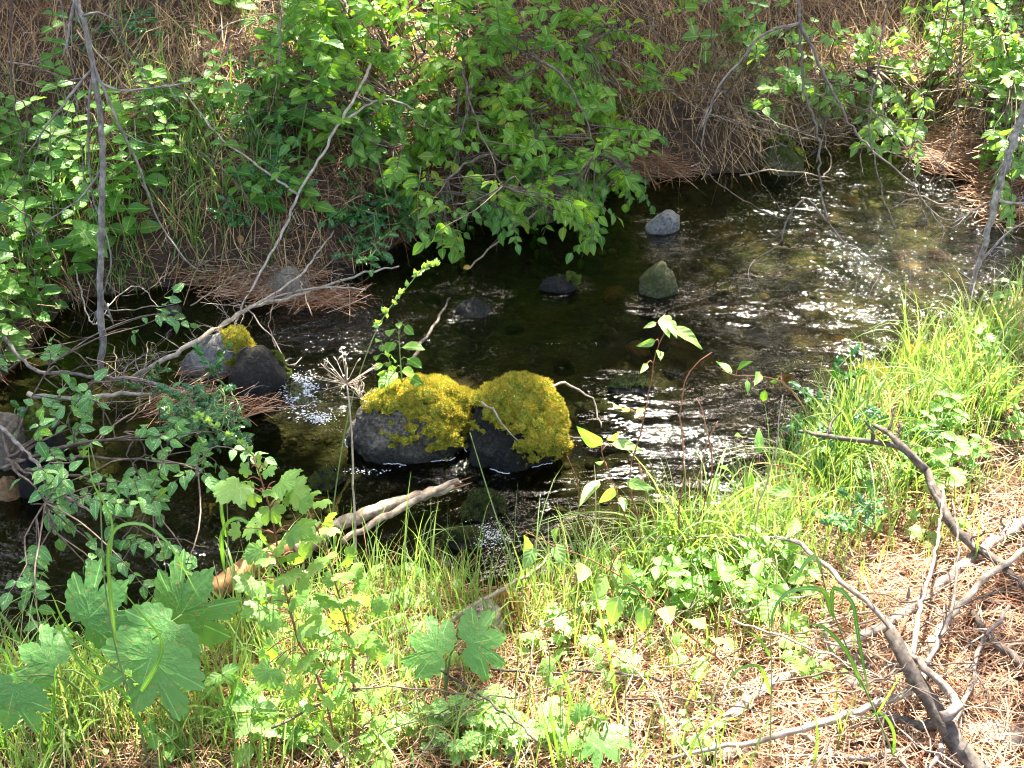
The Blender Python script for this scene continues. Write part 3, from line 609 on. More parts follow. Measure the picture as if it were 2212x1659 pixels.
def far_crowd(x, y, n, rs):
    """leaf clumps of the upper crown, beyond the stream"""
    th = rs.rand(n) * 6.28; r = 2.6 * np.sqrt(rs.rand(n)); z = rs.uniform(2.5, 13, n)
    s = np.clip(1.25 - z / 14, .2, 1); return np.stack([x + r * s * np.cos(th), y + r * s * np.sin(th), T(x + 0 * z, y + 0 * z) + z], -1)
def lit(P):
    """keep only the leaves whose shadow falls where the picture is in shade"""
    g = np.full(len(P), .15)
    for k in range(3):
        L = P - SDIR * ((P[:, 2] - g) / SDIR[2])[:, None]; g = np.maximum(T(L[:, 0], L[:, 1]), 0) + .12
    return rs.rand(len(P)) > openness(L)
def tree(i, x, y, cents, label):
    z = float(T(np.array(x), np.array(y))); e = empty('tree', (x, y, z), label, 'tree', 'trees over the far bank')
    tb = MB(); top = 11.
    P = [(x, y, z - .3), (x + .1, y - .1, z + 3), (x - .15, y, z + 6), (x + .1, y + .1, z + 9), (x, y, z + top)]; ctr = tube(tb, P, [.2, .17, .13, .09, .03], sides=8, step=.3)
    for c in cents[:: max(1, len(cents) // 40)]:
        if not lit(np.array([c]))[0]: continue
        a = ctr[np.argmin(abs(ctr[:, 2] - (c[2] - .8 - .25 * np.hypot(c[0] - x, c[1] - y))))]; mid = (a + c) / 2 + [0, 0, .25]
        tube(tb, [a, mid, c], [.03, .014, .004], sides=4, step=.4)
    tb.build('trunk', M['trunk'], e)
    fb = MB(); m = 26; N = len(cents) * m
    pos = np.repeat(cents, m, 0) + rs.normal(0, 1, (N, 3)) * [.17, .17, .09]; kk = lit(pos); pos = pos[kk]; N = len(pos); ax = nrm(rs.normal(0, 1, (N, 3)) * [1, 1, .35])
    inst(fb, tiny, pos, ax, nrm(SDIR * .8 + rs.normal(0, .45, (N, 3))), rs.uniform(.10, .17, N)); fb.build('crown', M['canopy'], e)
names = ['leftmost', 'second from the left', 'middle', 'right-hand', 'far right', 'far left']
for i, (x, y) in enumerate(TR):
    cc = C[tid == i]; ex = far_crowd(x, y + 1.5, 26 if i in (2, 3) else 90, rs); ex = ex[ex[:, 2] > 5.5]
    tree(i, x, y, np.vstack([cc, ex]), 'leafy tree above the far bank whose crown shades the stream, %s one' % names[i])
def back_tree(x, y, h, seed):
    rs = np.random.RandomState(seed); z = float(T(np.array(x), np.array(y)))
    e = empty('tree', (x, y, z), 'dark tree on the slope behind, out of the frame and mirrored in the stream', 'tree', 'trees on the slope behind')
    tb = MB(); tube(tb, [(x, y, z - .3), (x, y, z + h * .5), (x, y, z + h)], [.22, .15, .03], sides=7, step=.6)
    fb = MB(); n = 5200; t = rs.rand(n) ** .8; zz = z + .8 + t * (h - .8); r = (1 - t * .8) * 2.1 * np.sqrt(rs.rand(n)); th = rs.rand(n) * 6.28
    for k in range(14):
        q = k * .45; zz_ = z + 1 + k * (h - 2) / 14; tube(tb, [(x, y, zz_), (x + math.cos(q * 5) * 1.6 * (1 - k / 16), y + math.sin(q * 5) * 1.6 * (1 - k / 16), zz_ + .4)], [.04, .01], sides=4, step=.5)
    tb.build('trunk', M['trunk'], e)
    pp = np.stack([x + r * np.cos(th), y + r * np.sin(th), zz], -1); pp = pp[lit(pp)]; n = len(pp)
    inst(fb, tiny, pp, nrm(rs.normal(0, 1, (n, 3)) * [1, 1, .4]), nrm(rs.normal(0, .5, (n, 3)) + [0, -.3, 1]), rs.uniform(.22, .55, n)); fb.build('crown', M['canopy'], e)
for i, (x, y, h) in enumerate([(-13, 15, 10), (-9.5, 18, 12), (-6, 16, 11), (-3.5, 19, 12), (0, 16.5, 11), (3, 18.5, 13), (6, 16, 11), (9, 18, 12), (12, 14.5, 10), (14, 18, 12), (-12, 21, 14), (-5, 22, 14), (2, 23, 14), (8, 22, 14)]): back_tree(x, y, h, 40 + i)
# ------------------------------------------------------------------ needles, straw and grass: nobody could count them
def spread(n, dens, x0=-3.6, x1=4.4, y0=1.0, y1=8.9, seed=0):
    rs = np.random.RandomState(seed); x = rs.uniform(x0, x1, n); y = rs.uniform(y0, y1, n); dd = DW(x, y); far = DFAR(x, y)
    z = T(x, y); u, v = proj(np.stack([x, y, z], -1)); vis = (u > -260) & (u < 2470) & (v > -420) & (v < 1850)
    k = vis & (rs.rand(n) < dens(x, y, dd, far, u, v)); return x[k], y[k], dd[k], far[k], u[k], v[k], rs
FARG = farside.astype(float)
DFAR = lambda x, y: lerp_grid(FARG, x, y) > .5
def blob(u, v, L):
    o = np.zeros(u.shape)
    for cu, cv, ru, rv, k in L: o = np.maximum(o, k * np.exp(-((u - cu) / ru) ** 2 - ((v - cv) / rv) ** 2))
    return o
# pine needles
x, y, dd, far, u, v, rs = spread(330000, lambda x, y, d, f, u, v: np.where(T(x, y) > .012, np.where(f, .62, .8), 0) * (1 - .75 * blob(u, v, [(1640, 260, 260, 90, 1), (1420, 250, 90, 70, 1), (1960, 230, 110, 70, .8), (380, 560, 300, 40, .3), (410, 885, 110, 50, 1.3)])) * np.clip(.8 + 1.5 * fbm(x, y, 1.7, 3), .12, 1.2), seed=1)
n = len(x); g = gn(x, y); a = rs.rand(n) * 6.28; h = rs.rand(n) ** 2 * .045
dirv = np.stack([np.cos(a), np.sin(a), 0 * a], -1); down = g * [1, 1, 0]; down = down / (np.linalg.norm(down, axis=1, keepdims=True) + .05)
dirv = nrm(dirv + down * np.where(far, .9, .1)[:, None] * rs.choice([-1, 1], n)[:, None]); dirv = nrm(dirv - g * (dirv * g).sum(1, keepdims=True) + g * rs.normal(0, .16, n)[:, None])
mb = MB(); needles(mb, on(x, y) + g * (h + .004)[:, None], dirv, rs.uniform(.06, .17, n), rs.uniform(.0015, .0026, n), .05)
tag(mb.build('pine_needle_litter', M['needle'], smooth=False), 'brown fallen pine needles covering both banks', 'pine needles', kind='stuff')
# dry straw hanging down the cut of the far bank
x, y, dd, far, u, v, rs = spread(150000, lambda x, y, d, f, u, v: (.25 + 1.6 * np.clip(fbm(x, y, 2.6, 3) + .3, 0, 1)) * np.where(f & (d > -.02) & (d < 1.7), .10 + .95 * blob(u, v, [(1600, 200, 420, 190, 1), (1980, 200, 200, 150, .6), (1350, 350, 150, 50, .7), (930, 430, 120, 60, .6), (300, 120, 300, 120, .45), (450, 540, 300, 70, .5), (120, 620, 120, 120, .5)]), 0), seed=2)
n = len(x); g = gn(x, y); down = np.stack([g[:, 0], g[:, 1], 0 * x], -1); down = down / (np.linalg.norm(down, axis=1, keepdims=True) + .02)
dirv = nrm(down * .8 + rs.normal(0, .42, (n, 3)) * [1, 1, .3] + [0, 0, -.55])
mb = MB(); needles(mb, on(x, y) + g * (.015 + rs.rand(n) ** 1.5 * .10)[:, None], dirv, rs.uniform(.10, .36, n), rs.uniform(.0016, .0034, n), .08)
tag(mb.build('dry_grass', M['straw'], smooth=False), 'dead straw hanging down the cut of the far bank', 'dry grass', kind='stuff')
x, y, dd, far, u, v, rs = spread(26000, lambda x, y, d, f, u, v: np.where(f & (d > -.02) & (d < 1.5), blob(u, v, [(1640, 230, 330, 150, .8), (1960, 230, 120, 130, .5), (1400, 300, 90, 80, .5), (440, 540, 270, 60, .8), (200, 600, 120, 50, .7), (820, 470, 60, 50, .5), (150, 60, 200, 100, .4)]), 0), seed=6)
n = len(x); g = gn(x, y); P = on(x, y) + g * (.02 + rs.rand(n) * .16)[:, None]; mb = MB(); needles(mb, P, nrm(rs.normal(0, .35, (n, 3)) * [1, .6, .3] + [0, -.25, -.8]), rs.uniform(.18, .42, n), rs.uniform(.002, .0042, n), .05)
tag(mb.build('dry_grass', M['straw'], smooth=False), 'long brown dead stalks drooping over the upstream bank', 'dry grass', kind='stuff')
# debris mat of needles at the left, and straw rafts
mb = MB(); rs = np.random.RandomState(5)
for (cu, cv, ru, rv, n, hh, ang) in [(410, 870, 75, 32, 260, .05, .5), (560, 880, 60, 22, 60, .03, .3), (1380, 345, 90, 26, 450, .04, -.3), (1440, 365, 60, 18, 200, .03, -.2),
                                    (640, 588, 70, 14, 120, .05, .1), (690, 640, 80, 22, 350, .01, .2), (560, 620, 80, 20, 500, .03, .3), (490, 590, 120, 25, 250, .04, .2), (2060, 320, 70, 40, 1600, .07, -.5), (2180, 400, 70, 60, 1400, .05, .3), (460, 790, 50, 30, 80, .05, .6)]:
    q = rs.normal(0, .5, (n, 2)); P = gp(cu + q[:, 0] * ru, cv + q[:, 1] * rv, rs.rand(n) * hh + .006); a = ang + rs.normal(0, .55, n)
    needles(mb, P, nrm(np.stack([np.cos(a), np.sin(a), rs.normal(0, .12, n)], -1)), rs.uniform(.09, .24, n), rs.uniform(.0016, .003, n), .06)
tag(mb.build('needle_raft', M['needle'], smooth=False), 'mats of drifted needles caught on sticks and stones', 'drift debris', kind='stuff')
# fallen broad leaves and bark flakes
x, y, dd, far, u, v, rs = spread(9000, lambda x, y, d, f, u, v: np.where(d > .02, .10, 0) + .3 * blob(u, v, [(1850, 1590, 400, 120, 1), (1350, 1500, 250, 120, .8)]) * (d > 0), seed=4)
n = len(x); mb = MB(); ax = nrm(rs.normal(0, 1, (n, 3)) * [1, 1, .15]); inst(mb, oval, on(x, y, .02), ax, nrm(gn(x, y) + rs.normal(0, .3, (n, 3))), rs.uniform(.02, .05, n))
tag(mb.build('fallen_leaves', M['dead_leaf']), 'small dead leaves lying among the needles', 'leaf litter', kind='stuff')
# grass of the near bank
NG = [(1600, 1120, 160, 70, 1.3), (1420, 1210, 130, 50, 1.2), (1780, 1000, 120, 70, 1.2), (1150, 1390, 220, 70, .55), (1500, 1370, 240, 60, .55), (1250, 1610, 320, 70, .35), (1350, 1270, 230, 90, 1.), (1620, 1180, 200, 110, 1.1), (1800, 1040, 160, 110, 1.), (1980, 900, 160, 110, .9), (2120, 800, 120, 120, .7), (900, 1330, 280, 90, .85), (620, 1450, 260, 120, .9), (300, 1560, 330, 120, 1.), (60, 1580, 160, 140, .9), (720, 1600, 220, 90, .7), (980, 1450, 100, 90, .25), (1900, 1150, 200, 90, .35)]
def grass_obj(name, label, n, seed, hr, wr, dens, mat, clump=.045, curl=(.1, .9), x0=-3.4, y0=1.1, lean_s=.3, y1=8.):
    x, y, dd, far, u, v, rs = spread(n, dens, seed=seed, x0=x0, y0=y0, y1=y1)
    rep = 6; x = np.repeat(x, rep) + rs.normal(0, clump, len(x) * rep); y = np.repeat(y, rep) + rs.normal(0, clump, len(y) * rep); k = DW(x, y) > -.05; x, y = x[k], y[k]; m = len(x)
    a = rs.rand(m) * 6.28; le = np.stack([np.cos(a), np.sin(a), 0 * a], -1) * rs.uniform(.2, 1, m)[:, None] * lean_s * 2 + [0, .1, 0]
    mb = MB(); blades(mb, np.stack([x, y, np.maximum(T(x, y), -.02) - .01], -1), rs.uniform(*hr, m) * (1 + .3 * fbm(x, y, 2, 2)), rs.uniform(*wr, m), le, rs.uniform(*curl, m))
    return tag(mb.build(name, M[mat]), label, 'grass', kind='stuff')
grass_obj('grass', 'bright fine grass fringing the near bank', 64000, 21, (.10, .25), (.0025, .005), lambda x, y, d, f, u, v: np.where(~f & (d > -.01), .42 * blob(u, v, NG), 0), 'grass')
grass_obj('grass', 'taller bent grass blades along the near bank', 26000, 22, (.18, .34), (.004, .0075), lambda x, y, d, f, u, v: np.where(~f & (d > -.01), .30 * blob(u, v, NG), 0), 'grass', curl=(.3, 1.2))
grass_obj('grass', 'tall thin upright grass standing along the near water line', 24000, 25, (.24, .50), (.0028, .0055), lambda x, y, d, f, u, v: np.where(~f & (d > -.03) & (d < .4), .35 * blob(u, v, NG), 0), 'grass', curl=(.15, 1.05), lean_s=.3, clump=.035)
grass_obj('grass', 'bleached dead grass mixed through the near bank', 12000, 24, (.1, .28), (.002, .004), lambda x, y, d, f, u, v: np.where(~f & (d > .02), .5 * blob(u, v, NG), 0), 'straw', curl=(.3, 1.4))
grass_obj('grass', 'green grass tufts on the shaded far bank', 40000, 23, (.15, .38), (.003, .007), lambda x, y, d, f, u, v: np.where(f & (d > .03), .30 * blob(u, v, [(380, 350, 120, 180, 1), (200, 500, 160, 160, .5), (560, 330, 90, 140, .5), (100, 330, 120, 120, .4), (640, 210, 80, 80, .6), (340, 470, 90, 60, .8), (480, 530, 240, 70, 1.), (270, 580, 150, 60, 1.), (760, 540, 60, 40, .5), (60, 640, 120, 150, .5), (2130, 120, 150, 120, .4), (760, 330, 60, 80, .2)]), 0), 'grass_cool', curl=(.2, 1.2))
# low leafy ground cover
def cover(name, label, n, seed, dens, tpl, size, mat, hgt, tilt=.5):
    x, y, dd, far, u, v, rs = spread(n, dens, seed=seed); m = len(x); ax = nrm(rs.normal(0, 1, (m, 3)) * [1, 1, .25]); mb = MB()
    g = np.where(far[:, None], np.array([0, -.55, .8]), np.array([0, -.2, 1.]))
    inst(mb, tpl, on(x, y) + np.stack([0 * x, 0 * x, rs.uniform(*hgt, m)], -1), ax, nrm(g + rs.normal(0, tilt, (m, 3))), rs.uniform(*size, m))
    return tag(mb.build(name, M[mat]), label, 'ground cover', kind='stuff')
LB = [(150, 300, 200, 240, .9), (420, 300, 150, 180, .5), (80, 640, 150, 200, .9), (620, 300, 120, 120, .4), (300, 520, 120, 80, .3), (860, 200, 120, 140, .5)]
cover('ground_cover', 'small green leaves carpeting the shaded left bank', 15000, 31, lambda x, y, d, f, u, v: np.where(f & (d > .02), .32 * blob(u, v, LB), 0), ovate, (.035, .07), 'herb', (.02, .2))
cover('ground_cover', 'tiny pale leaves scattered through the near-bank grass', 26000, 32, lambda x, y, d, f, u, v: np.where(~f & (d > .02), .16 * blob(u, v, NG + [(1500, 1560, 300, 100, .6), (1250, 1600, 250, 80, .8)]), 0), oval, (.015, .035), 'sap', (.01, .1))
# ------------------------------------------------------------------ shrubs: one thing each, limbs + foliage
CAMV = np.array([0, -.82, .57])
def quadv(a, b, c, t): return (1 - t) ** 2 * a + 2 * t * (1 - t) * b + t * t * c
def shrub(name, label, cat, base, clumps, leaf, size, mat, h=(.1, .5), pairs=(3, 5), tw=.13, nmain=7, droop=.25, seed=1, stem='twig', face=.5, rad=.011, twr=.0022, spread_n=.35, group=None, lift=.25):
    rs = np.random.RandomState(seed); cs = []
    for (cu, cv, ru, rv, n) in clumps:
        q = rs.normal(0, .5, (n, 2)); q = np.clip(q, -1.1, 1.1); cs.append(gp(cu + q[:, 0] * ru, cv + q[:, 1] * rv, rs.uniform(*h, n)))
    cs = np.vstack(cs); base = np.asarray(base, float)
    e = empty(name, base, label, cat, group); tb = MB()
    mains = cs[rs.choice(len(cs), min(nmain, len(cs)), replace=False)]; paths = []
    for mt in mains:
        L = np.linalg.norm(mt - base); mid = base * .5 + mt * .5 + np.array([0, 0, lift * L]) + rs.normal(0, .06, 3) * L
        pth = tube(tb, [base + rs.normal(0, .01, 3), quadv(base, mid, mt, .33), quadv(base, mid, mt, .66), mt], [rad, rad * .75, rad * .5, rad * .2], sides=6, step=.06, jit=.004, lump=.1); paths.append(pth)
    AP = np.vstack(paths); LP, LA, LU, LS, LT = [], [], [], [], []
    for c in cs:
        dd = np.linalg.norm(AP - c, axis=1) + .25 * np.maximum(0, AP[:, 2] - c[2]); a = AP[np.argmin(dd)]
        out = nrm(nrm(c - a + 1e-6) + rs.normal(0, .5, 3) + CAMV * .2 * face + [0, 0, -droop * .5]); L = tw * rs.uniform(.7, 1.3); b = c + out * L + np.array([0, 0, -droop * L * .5])
        pth = tube(tb, [a, (a + c) / 2 + rs.normal(0, .02, 3), c, b], [twr * 1.4, twr * 1.2, twr, twr * .5], sides=4, step=.05)
        k = rs.randint(pairs[0], pairs[1] + 1); tt = rs.rand()
        for j in range(k + 1):
            f = (j + .6) / (k + .6); p = c + (b - c) * f - 0; ax = nrm(b - c)
            sd = nrm(np.cross(ax, [0, 0, 1.]) + rs.normal(0, .25, 3)); sd = sd * (1 if j % 1 == 0 else -1)
            up = nrm(np.array([0, 0, 1.]) * (1 - face) + CAMV * face + rs.normal(0, spread_n, 3))
            if j == k: LP.append(b); LA.append(nrm(ax + [0, 0, -droop])); LU.append(up); LS.append(size * rs.uniform(.7, 1.05)); LT.append(tt * .6 + .4 * rs.rand()); continue
            for s in (1, -1):
                if rs.rand() < .12: continue
                LP.append(p); LA.append(nrm(sd * s + ax * .45 + np.array([0, 0, -droop]) + rs.normal(0, .22, 3))); LU.append(nrm(up + rs.normal(0, .25, 3))); LS.append(size * rs.uniform(.6, 1.1) * (1 - .2 * f)); LT.append(tt * .6 + .4 * rs.rand())
    fb = MB(); inst(fb, leaf, np.array(LP), np.array(LA), np.array(LU), np.array(LS), np.array(LT))
    tb.build('branches', M[stem], e); fb.build('foliage', M[mat], e); return e
gb = lambda u, v, h=0.: gp(float(u), float(v), h)
shrub('leafy_shrub', 'large sunlit shrub with broad oval leaves arching over the far bank, top centre', 'shrub', gb(1030, 120), [(1050, 50, 380, 90, 74), (900, 130, 260, 110, 46), (1150, 190, 270, 110, 58), (980, 250, 290, 90, 50), (1130, 320, 230, 80, 46), (1080, 400, 190, 50, 22), (1270, 80, 100, 90, 22), (760, 60, 90, 80, 20), (1320, 350, 60, 40, 10), (960, 480, 40, 40, 6), (1230, 430, 60, 40, 9), (900, 330, 60, 80, 12), (730, 130, 60, 60, 6)],
      ovate, .07, 'shrub', h=(.08, .5), pairs=(3, 5), nmain=20, seed=51, face=.62)
shrub('leafy_shrub', 'small-leaved sprays hanging below the large shrub to the water', 'shrub', gb(1180, 330), [(1330, 370, 60, 30, 14), (1270, 440, 30, 50, 8), (1200, 370, 150, 40, 24), (960, 470, 70, 40, 9), (1080, 430, 110, 40, 14)], ovate, .06, 'shrub_dark', h=(.05, .3), nmain=6, seed=52, droop=.5)
shrub('leafy_shrub', 'shrub of dark green leaves behind the leaning pale stick', 'shrub', gb(760, 260), [(720, 180, 90, 90, 16), (800, 290, 90, 70, 18), (660, 230, 70, 60, 7), (600, 110, 80, 70, 7), (850, 390, 100, 50, 6)], ovate, .07, 'shrub_dark', h=(.05, .35), nmain=8, seed=53)
shrub('leafy_shrub', 'bright yellow-green shrub tips at the top edge left of the large shrub', 'shrub', gb(720, 20), [(740, 60, 50, 60, 18), (700, 10, 60, 40, 10)], ovate, .075, 'shrub', h=(.3, .6), nmain=4, seed=54, face=.7)
shrub('pale_shrub', 'pale green shrub among dead twigs above the right end of the stream', 'shrub', gb(1860, 160), [(1800, 170, 90, 60, 14), (1900, 220, 90, 80, 18), (1960, 180, 80, 60, 12), (1850, 110, 80, 60, 10), (1950, 270, 50, 40, 4)], ovate, .075, 'pale', h=(.1, .45), nmain=9, seed=55)
shrub('pale_shrub', 'green shrub with fresh leaves in front of straw, left of the hanging dead branches', 'shrub', gb(1660, 110), [(1640, 100, 70, 60, 7), (1640, 200, 60, 40, 8), (1700, 60, 70, 40, 6), (1690, 150, 60, 40, 6), (1410, 170, 40, 30, 4)], ovate, .075, 'pale', h=(.08, .35), nmain=7, seed=56)
shrub('pale_shrub', 'washed-out sunlit shrub in the top right corner', 'shrub', gb(2150, 70), [(2120, 40, 90, 60, 20), (2190, 130, 60, 90, 16), (2080, 110, 50, 50, 6), (2190, 290, 40, 60, 8), (2170, 400, 40, 40, 3)], ovate, .07, 'pale', h=(.1, .45), nmain=8, seed=57)
shrub('spotted_shrub', 'low shrub with pale-spotted leaves arching over the lower stream at left', 'shrub', pz(20., 1000., .12), [(200, 900, 130, 50, 8), (400, 930, 100, 50, 10), (130, 960, 100, 60, 8), (330, 1010, 110, 50, 8), (210, 1060, 110, 50, 8), (110, 1090, 90, 50, 4), (60, 1170, 60, 40, 3), (250, 1180, 120, 40, 7), (380, 1190, 80, 30, 3), (430, 1000, 50, 30, 3), (60, 770, 90, 60, 5), (290, 700, 80, 40, 4), (60, 1250, 30, 50, 2)], ovate, .06, 'spot', h=(.10, .32), pairs=(2, 4), nmain=12, seed=58, face=.35, rad=.007, lift=.1)
# holly-like plants
def holly(label, clumps, seed, size=.055, h=(.04, .16), base=None, nm=4):
    b = gb(*base) if base else gb(clumps[0][0], clumps[0][1])
    shrub('holly_plant', label, 'plant', b, clumps, L_HOLLY, size, 'holly', h=h, pairs=(2, 4), nmain=nm, seed=seed, stem='stem', droop=.1, rad=.004, group='spiny-leaved evergreen plants', tw=.1)
holly('glossy spiny-leaved plant growing on the debris dam beside the leaning grey stone', [(470, 840, 30, 50, 7), (440, 900, 70, 30, 10), (480, 900, 50, 40, 8), (400, 900, 60, 20, 5)], 61, h=(.08, .2))
holly('dark glossy spiny-leaved clump left of the broad olive boulder', [(820, 440, 70, 50, 18), (800, 530, 50, 40, 10), (870, 470, 50, 50, 8)], 62, size=.06)
holly('spiny-leaved plant under the leaning pale stick, catching blue sky light', [(590, 390, 50, 50, 10), (540, 460, 40, 40, 6), (570, 320, 50, 40, 6)], 63)
holly('spiny-leaved clump at the top edge left of the peeling trunk', [(240, 60, 60, 30, 8), (290, 50, 40, 30, 6)], 64)
holly('spiny-leaved clump in deep shade behind the grass tufts', [(550, 230, 60, 60, 10), (650, 200, 50, 50, 8)], 65)
holly('small spiny-leaved plant with yellowing edges on the debris dam', [(335, 815, 25, 25, 4)], 66, size=.045)
holly('sunlit spiny-leaved plant at the right water edge', [(1815, 830, 40, 40, 5), (1760, 900, 50, 30, 5), (1830, 900, 60, 40, 5)], 67, size=.06, h=(.08, .2))
holly('spiny leaves in the grass beside the forked dark branch', [(1880, 1110, 40, 30, 5), (1960, 930, 50, 40, 5)], 68)
holly('spiny-leaved seedling at the left edge by the spotted leaves', [(60, 900, 40, 30, 5)], 69)
# currant-like plant with lobed leaves on red stems
def stem_plant(name, label, cat, stems, leaf, mat, stem='redstem', seed=1, petiole=.05, group=None, face=.6, up_j=.25):
    """stems: list of (points, radius, leaves) with leaves = [(u, v, size)] given in the picture at the depth of the stem"""
    rs = np.random.RandomState(seed); b = np.asarray(stems[0][0][0], float); e = empty(name, b, label, cat, group); tb = MB(); fb = MB()
    for pts, r, lv in stems:
        C = tube(tb, pts, [r, r * .35] if len(pts) > 2 else [r, r * .35], sides=6, step=.03, jit=.0012)
        su, sv = proj(C)
        for (u, v, sz) in lv:
            k = np.argmin(np.hypot(su - u, (sv - v) * .8) + np.where(sv < v - 10, 8, 0)); k = max(0, min(k + 0, len(C) - 1)); a = C[k]; P = py(float(u), float(v), a[1] + rs.normal(0, .05) - .02)
            dr = P - a; ax = nrm(nrm(dr + 1e-5) + np.array([0, -.3, -.25])); p0 = P - ax * sz * .35
            tube(tb, [a, (a + p0) / 2 + [0, 0, .01], p0], [.0016, .0012], sides=4, step=.03)
            inst(fb, leaf, [p0], ax, nrm(CAMV * face + np.array([0, 0, 1.]) * (1 - face) + rs.normal(0, up_j, 3)), sz, rs.rand())
    tb.build('stem', M[stem], e); fb.build('foliage', M[mat], e); return e
def wpath(pix, y0, y1):
    n = len(pix); return np.array([py(float(u), float(v), y0 + (y1 - y0) * i / (n - 1)) for i, (u, v) in enumerate(pix)])
def yat(u, v): return float(gb(u, v)[1])
y0 = yat(730, 1640); st = wpath([(730, 1640), (700, 1500), (640, 1370), (610, 1240), (590, 1130), (565, 1040), (548, 1000)], y0, y0 + .05)
y1 = yat(600, 1640); st2 = wpath([(770, 1640), (765, 1520), (760, 1400), (730, 1280), (700, 1180), (660, 1090), (630, 1050)], y0 + .02, y0 + .16)
LV1 = [(512, 1050, .085), (555, 1000, .05), (608, 1040, .085), (635, 1060, .07), (585, 1100, .06), (545, 1135, .06), (640, 1140, .08), (600, 1180, .07), (560, 1190, .06), (650, 1195, .07), (545, 1255, .07), (590, 1270, .06), (640, 1290, .07), (560, 1310, .06), (620, 1240, .07),
       (600, 1340, .05), (660, 1350, .07), (585, 1400, .06), (580, 1450, .075), (660, 1420, .07), (700, 1480, .06), (640, 1500, .06), (690, 1560, .07), (720, 1600, .06)]
LV2 = [(665, 1070, .06), (700, 1130, .07), (720, 1190, .08), (760, 1230, .05), (740, 1240, .06), (710, 1290, .08), (780, 1290, .07), (740, 1330, .06), (700, 1350, .07), (770, 1370, .07), (730, 1400, .06), (790, 1390, .06), (750, 1440, .07), (800, 1410, .05), (780, 1490, .06), (740, 1500, .07), (810, 1570, .07), (830, 1600, .06), (790, 1620, .07), (820, 1640, .07)]
rsl = np.random.RandomState(8)
LV1, LV2 = ([(a + dx * rsl.uniform(.3, 1), b + dy * rsl.uniform(.3, 1), c * q) for a, b, c in L for dx, dy, q in ((0, 0, .85), (34, 24, .62), (-32, 20, .58))] for L in (LV1, LV2))
stem_plant('lobed_leaf_plant', 'tall plant with bright scalloped lobed leaves on red-brown stems, front of the near bank', 'plant', [(st, .004, [(a, b, c * 1.2) for a, b, c in LV1]), (st2, .0035, [(a, b, c * 1.2) for a, b, c in LV2])], L_CUR, 'currant', seed=71)
# big palmate leaves, each leaf a part
def palm(label, leaves, base, seed, size=1.):
    rs = np.random.RandomState(seed); b = gb(*base); e = empty('large_leaf_plant', b, label, 'plant', 'plants with large palmate leaves'); tb = MB()
    for (u, v, px, tu, tv, h) in leaves:
        P = gb(u, v, h); dist = np.linalg.norm(P - O_); sz = px / F_ * dist * size; Q = py(float(tu), float(tv), P[1] + (.03 if tv < v else -.06)); ax = nrm(Q - P); p0 = P - ax * sz * .4
        tube(tb, [b, (b + p0) / 2 + [0, 0, .08], p0], [.004, .003, .0022], sides=5, step=.04)
        fb = MB(); inst(fb, L_PALM, [p0], ax, nrm(CAMV * .75 + np.array([0, 0, .4]) + rs.normal(0, .12, 3)), sz, rs.rand()); fb.build('leaf', M['palm'], e, smooth=False)
    tb.build('stalk', M['stem'], e)
palm('cluster of very large toothed palmate leaves in the lower left corner', [(205, 1320, 150, 260, 1260, .36), (400, 1310, 165, 440, 1240, .33), (345, 1375, 150, 290, 1430, .36), (320, 1440, 175, 290, 1520, .33), (95, 1425, 110, 30, 1390, .3), (25, 1510, 115, 0, 1600, .3)], (250, 1560), 81)
palm('two large palmate leaves on a red stalk beside the cream mossy stone', [(935, 1400, 105, 880, 1370, .25), (1035, 1385, 110, 1110, 1370, .26)], (960, 1520), 82)
palm('small palmate leaf pair at the bottom edge of the picture', [(1310, 1600, 85, 1340, 1650, .1), (1255, 1540, 40, 1230, 1500, .1)], (1320, 1640), 83)
# upright saplings with paired leaves by the water
def sapling(label, pix, base, leaves, seed, mat='sap', y1=None, r=.003, stem='redstem', leafT=lance, size=1.2):
    yy = float(base[1]) if hasattr(base, '__len__') else base
    stem_plant('sapling', label, 'sapling', [(wpath(pix, yy, yy + (.0 if y1 is None else y1)), r, [(u, v, s * size) for u, v, s in leaves])], leafT, mat, stem=stem, seed=seed, face=.6)
yb = yat(1385, 1230)
sapling('slender sapling with pale upright leaves in front of the dark water, the tallest', [(1385, 1230), (1380, 1130), (1362, 1060), (1365, 1000), (1385, 930), (1405, 830), (1415, 770), (1432, 720), (1436, 690)], yb, [(1436, 690, .085), (1480, 720, .10), (1450, 700, .06), (1405, 740, .05), (1425, 760, .05), (1410, 700, .035), (1345, 885, .08), (1385, 885, .05), (1395, 790, .04)], 91)
sapling('low sapling with four large pale leaves left of the tallest', [(1375, 1200), (1345, 1100), (1310, 1010), (1300, 975)], yb, [(1285, 955, .10), (1320, 950, .06), (1345, 960, .08), (1280, 1050, .09), (1320, 1065, .07), (1370, 1045, .08), (1345, 1080, .06), (1300, 1000, .04)], 92)
yb = yat(1560, 1450)
sapling('young willow-like shoot with round yellow-green leaves among near-bank grass', [(1620, 1480), (1500, 1380), (1400, 1290), (1300, 1220), (1200, 1180), (1135, 1150)], yb, [(1140, 1175, .07), (1200, 1160, .06), (1145, 1200, .05), (1205, 1190, .05), (1260, 1230, .06), (1300, 1260, .07), (1350, 1240, .07), (1400, 1270, .07), (1330, 1310, .07), (1390, 1330, .06), (1440, 1320, .07), (1500, 1340, .08), (1340, 1200, .05), (1550, 1380, .08)], 93, leafT=ovate)
yb = yat(1700, 1180)
sapling('reaching shoot with curled green leaves over the water at right', [(1750, 900), (1720, 860), (1690, 825), (1640, 812), (1590, 812), (1560, 800)], yat(1790, 980), [(1570, 795, .07), (1600, 790, .06), (1640, 810, .07), (1680, 820, .06), (1615, 830, .04), (1650, 855, .06)], 94, mat='herb')
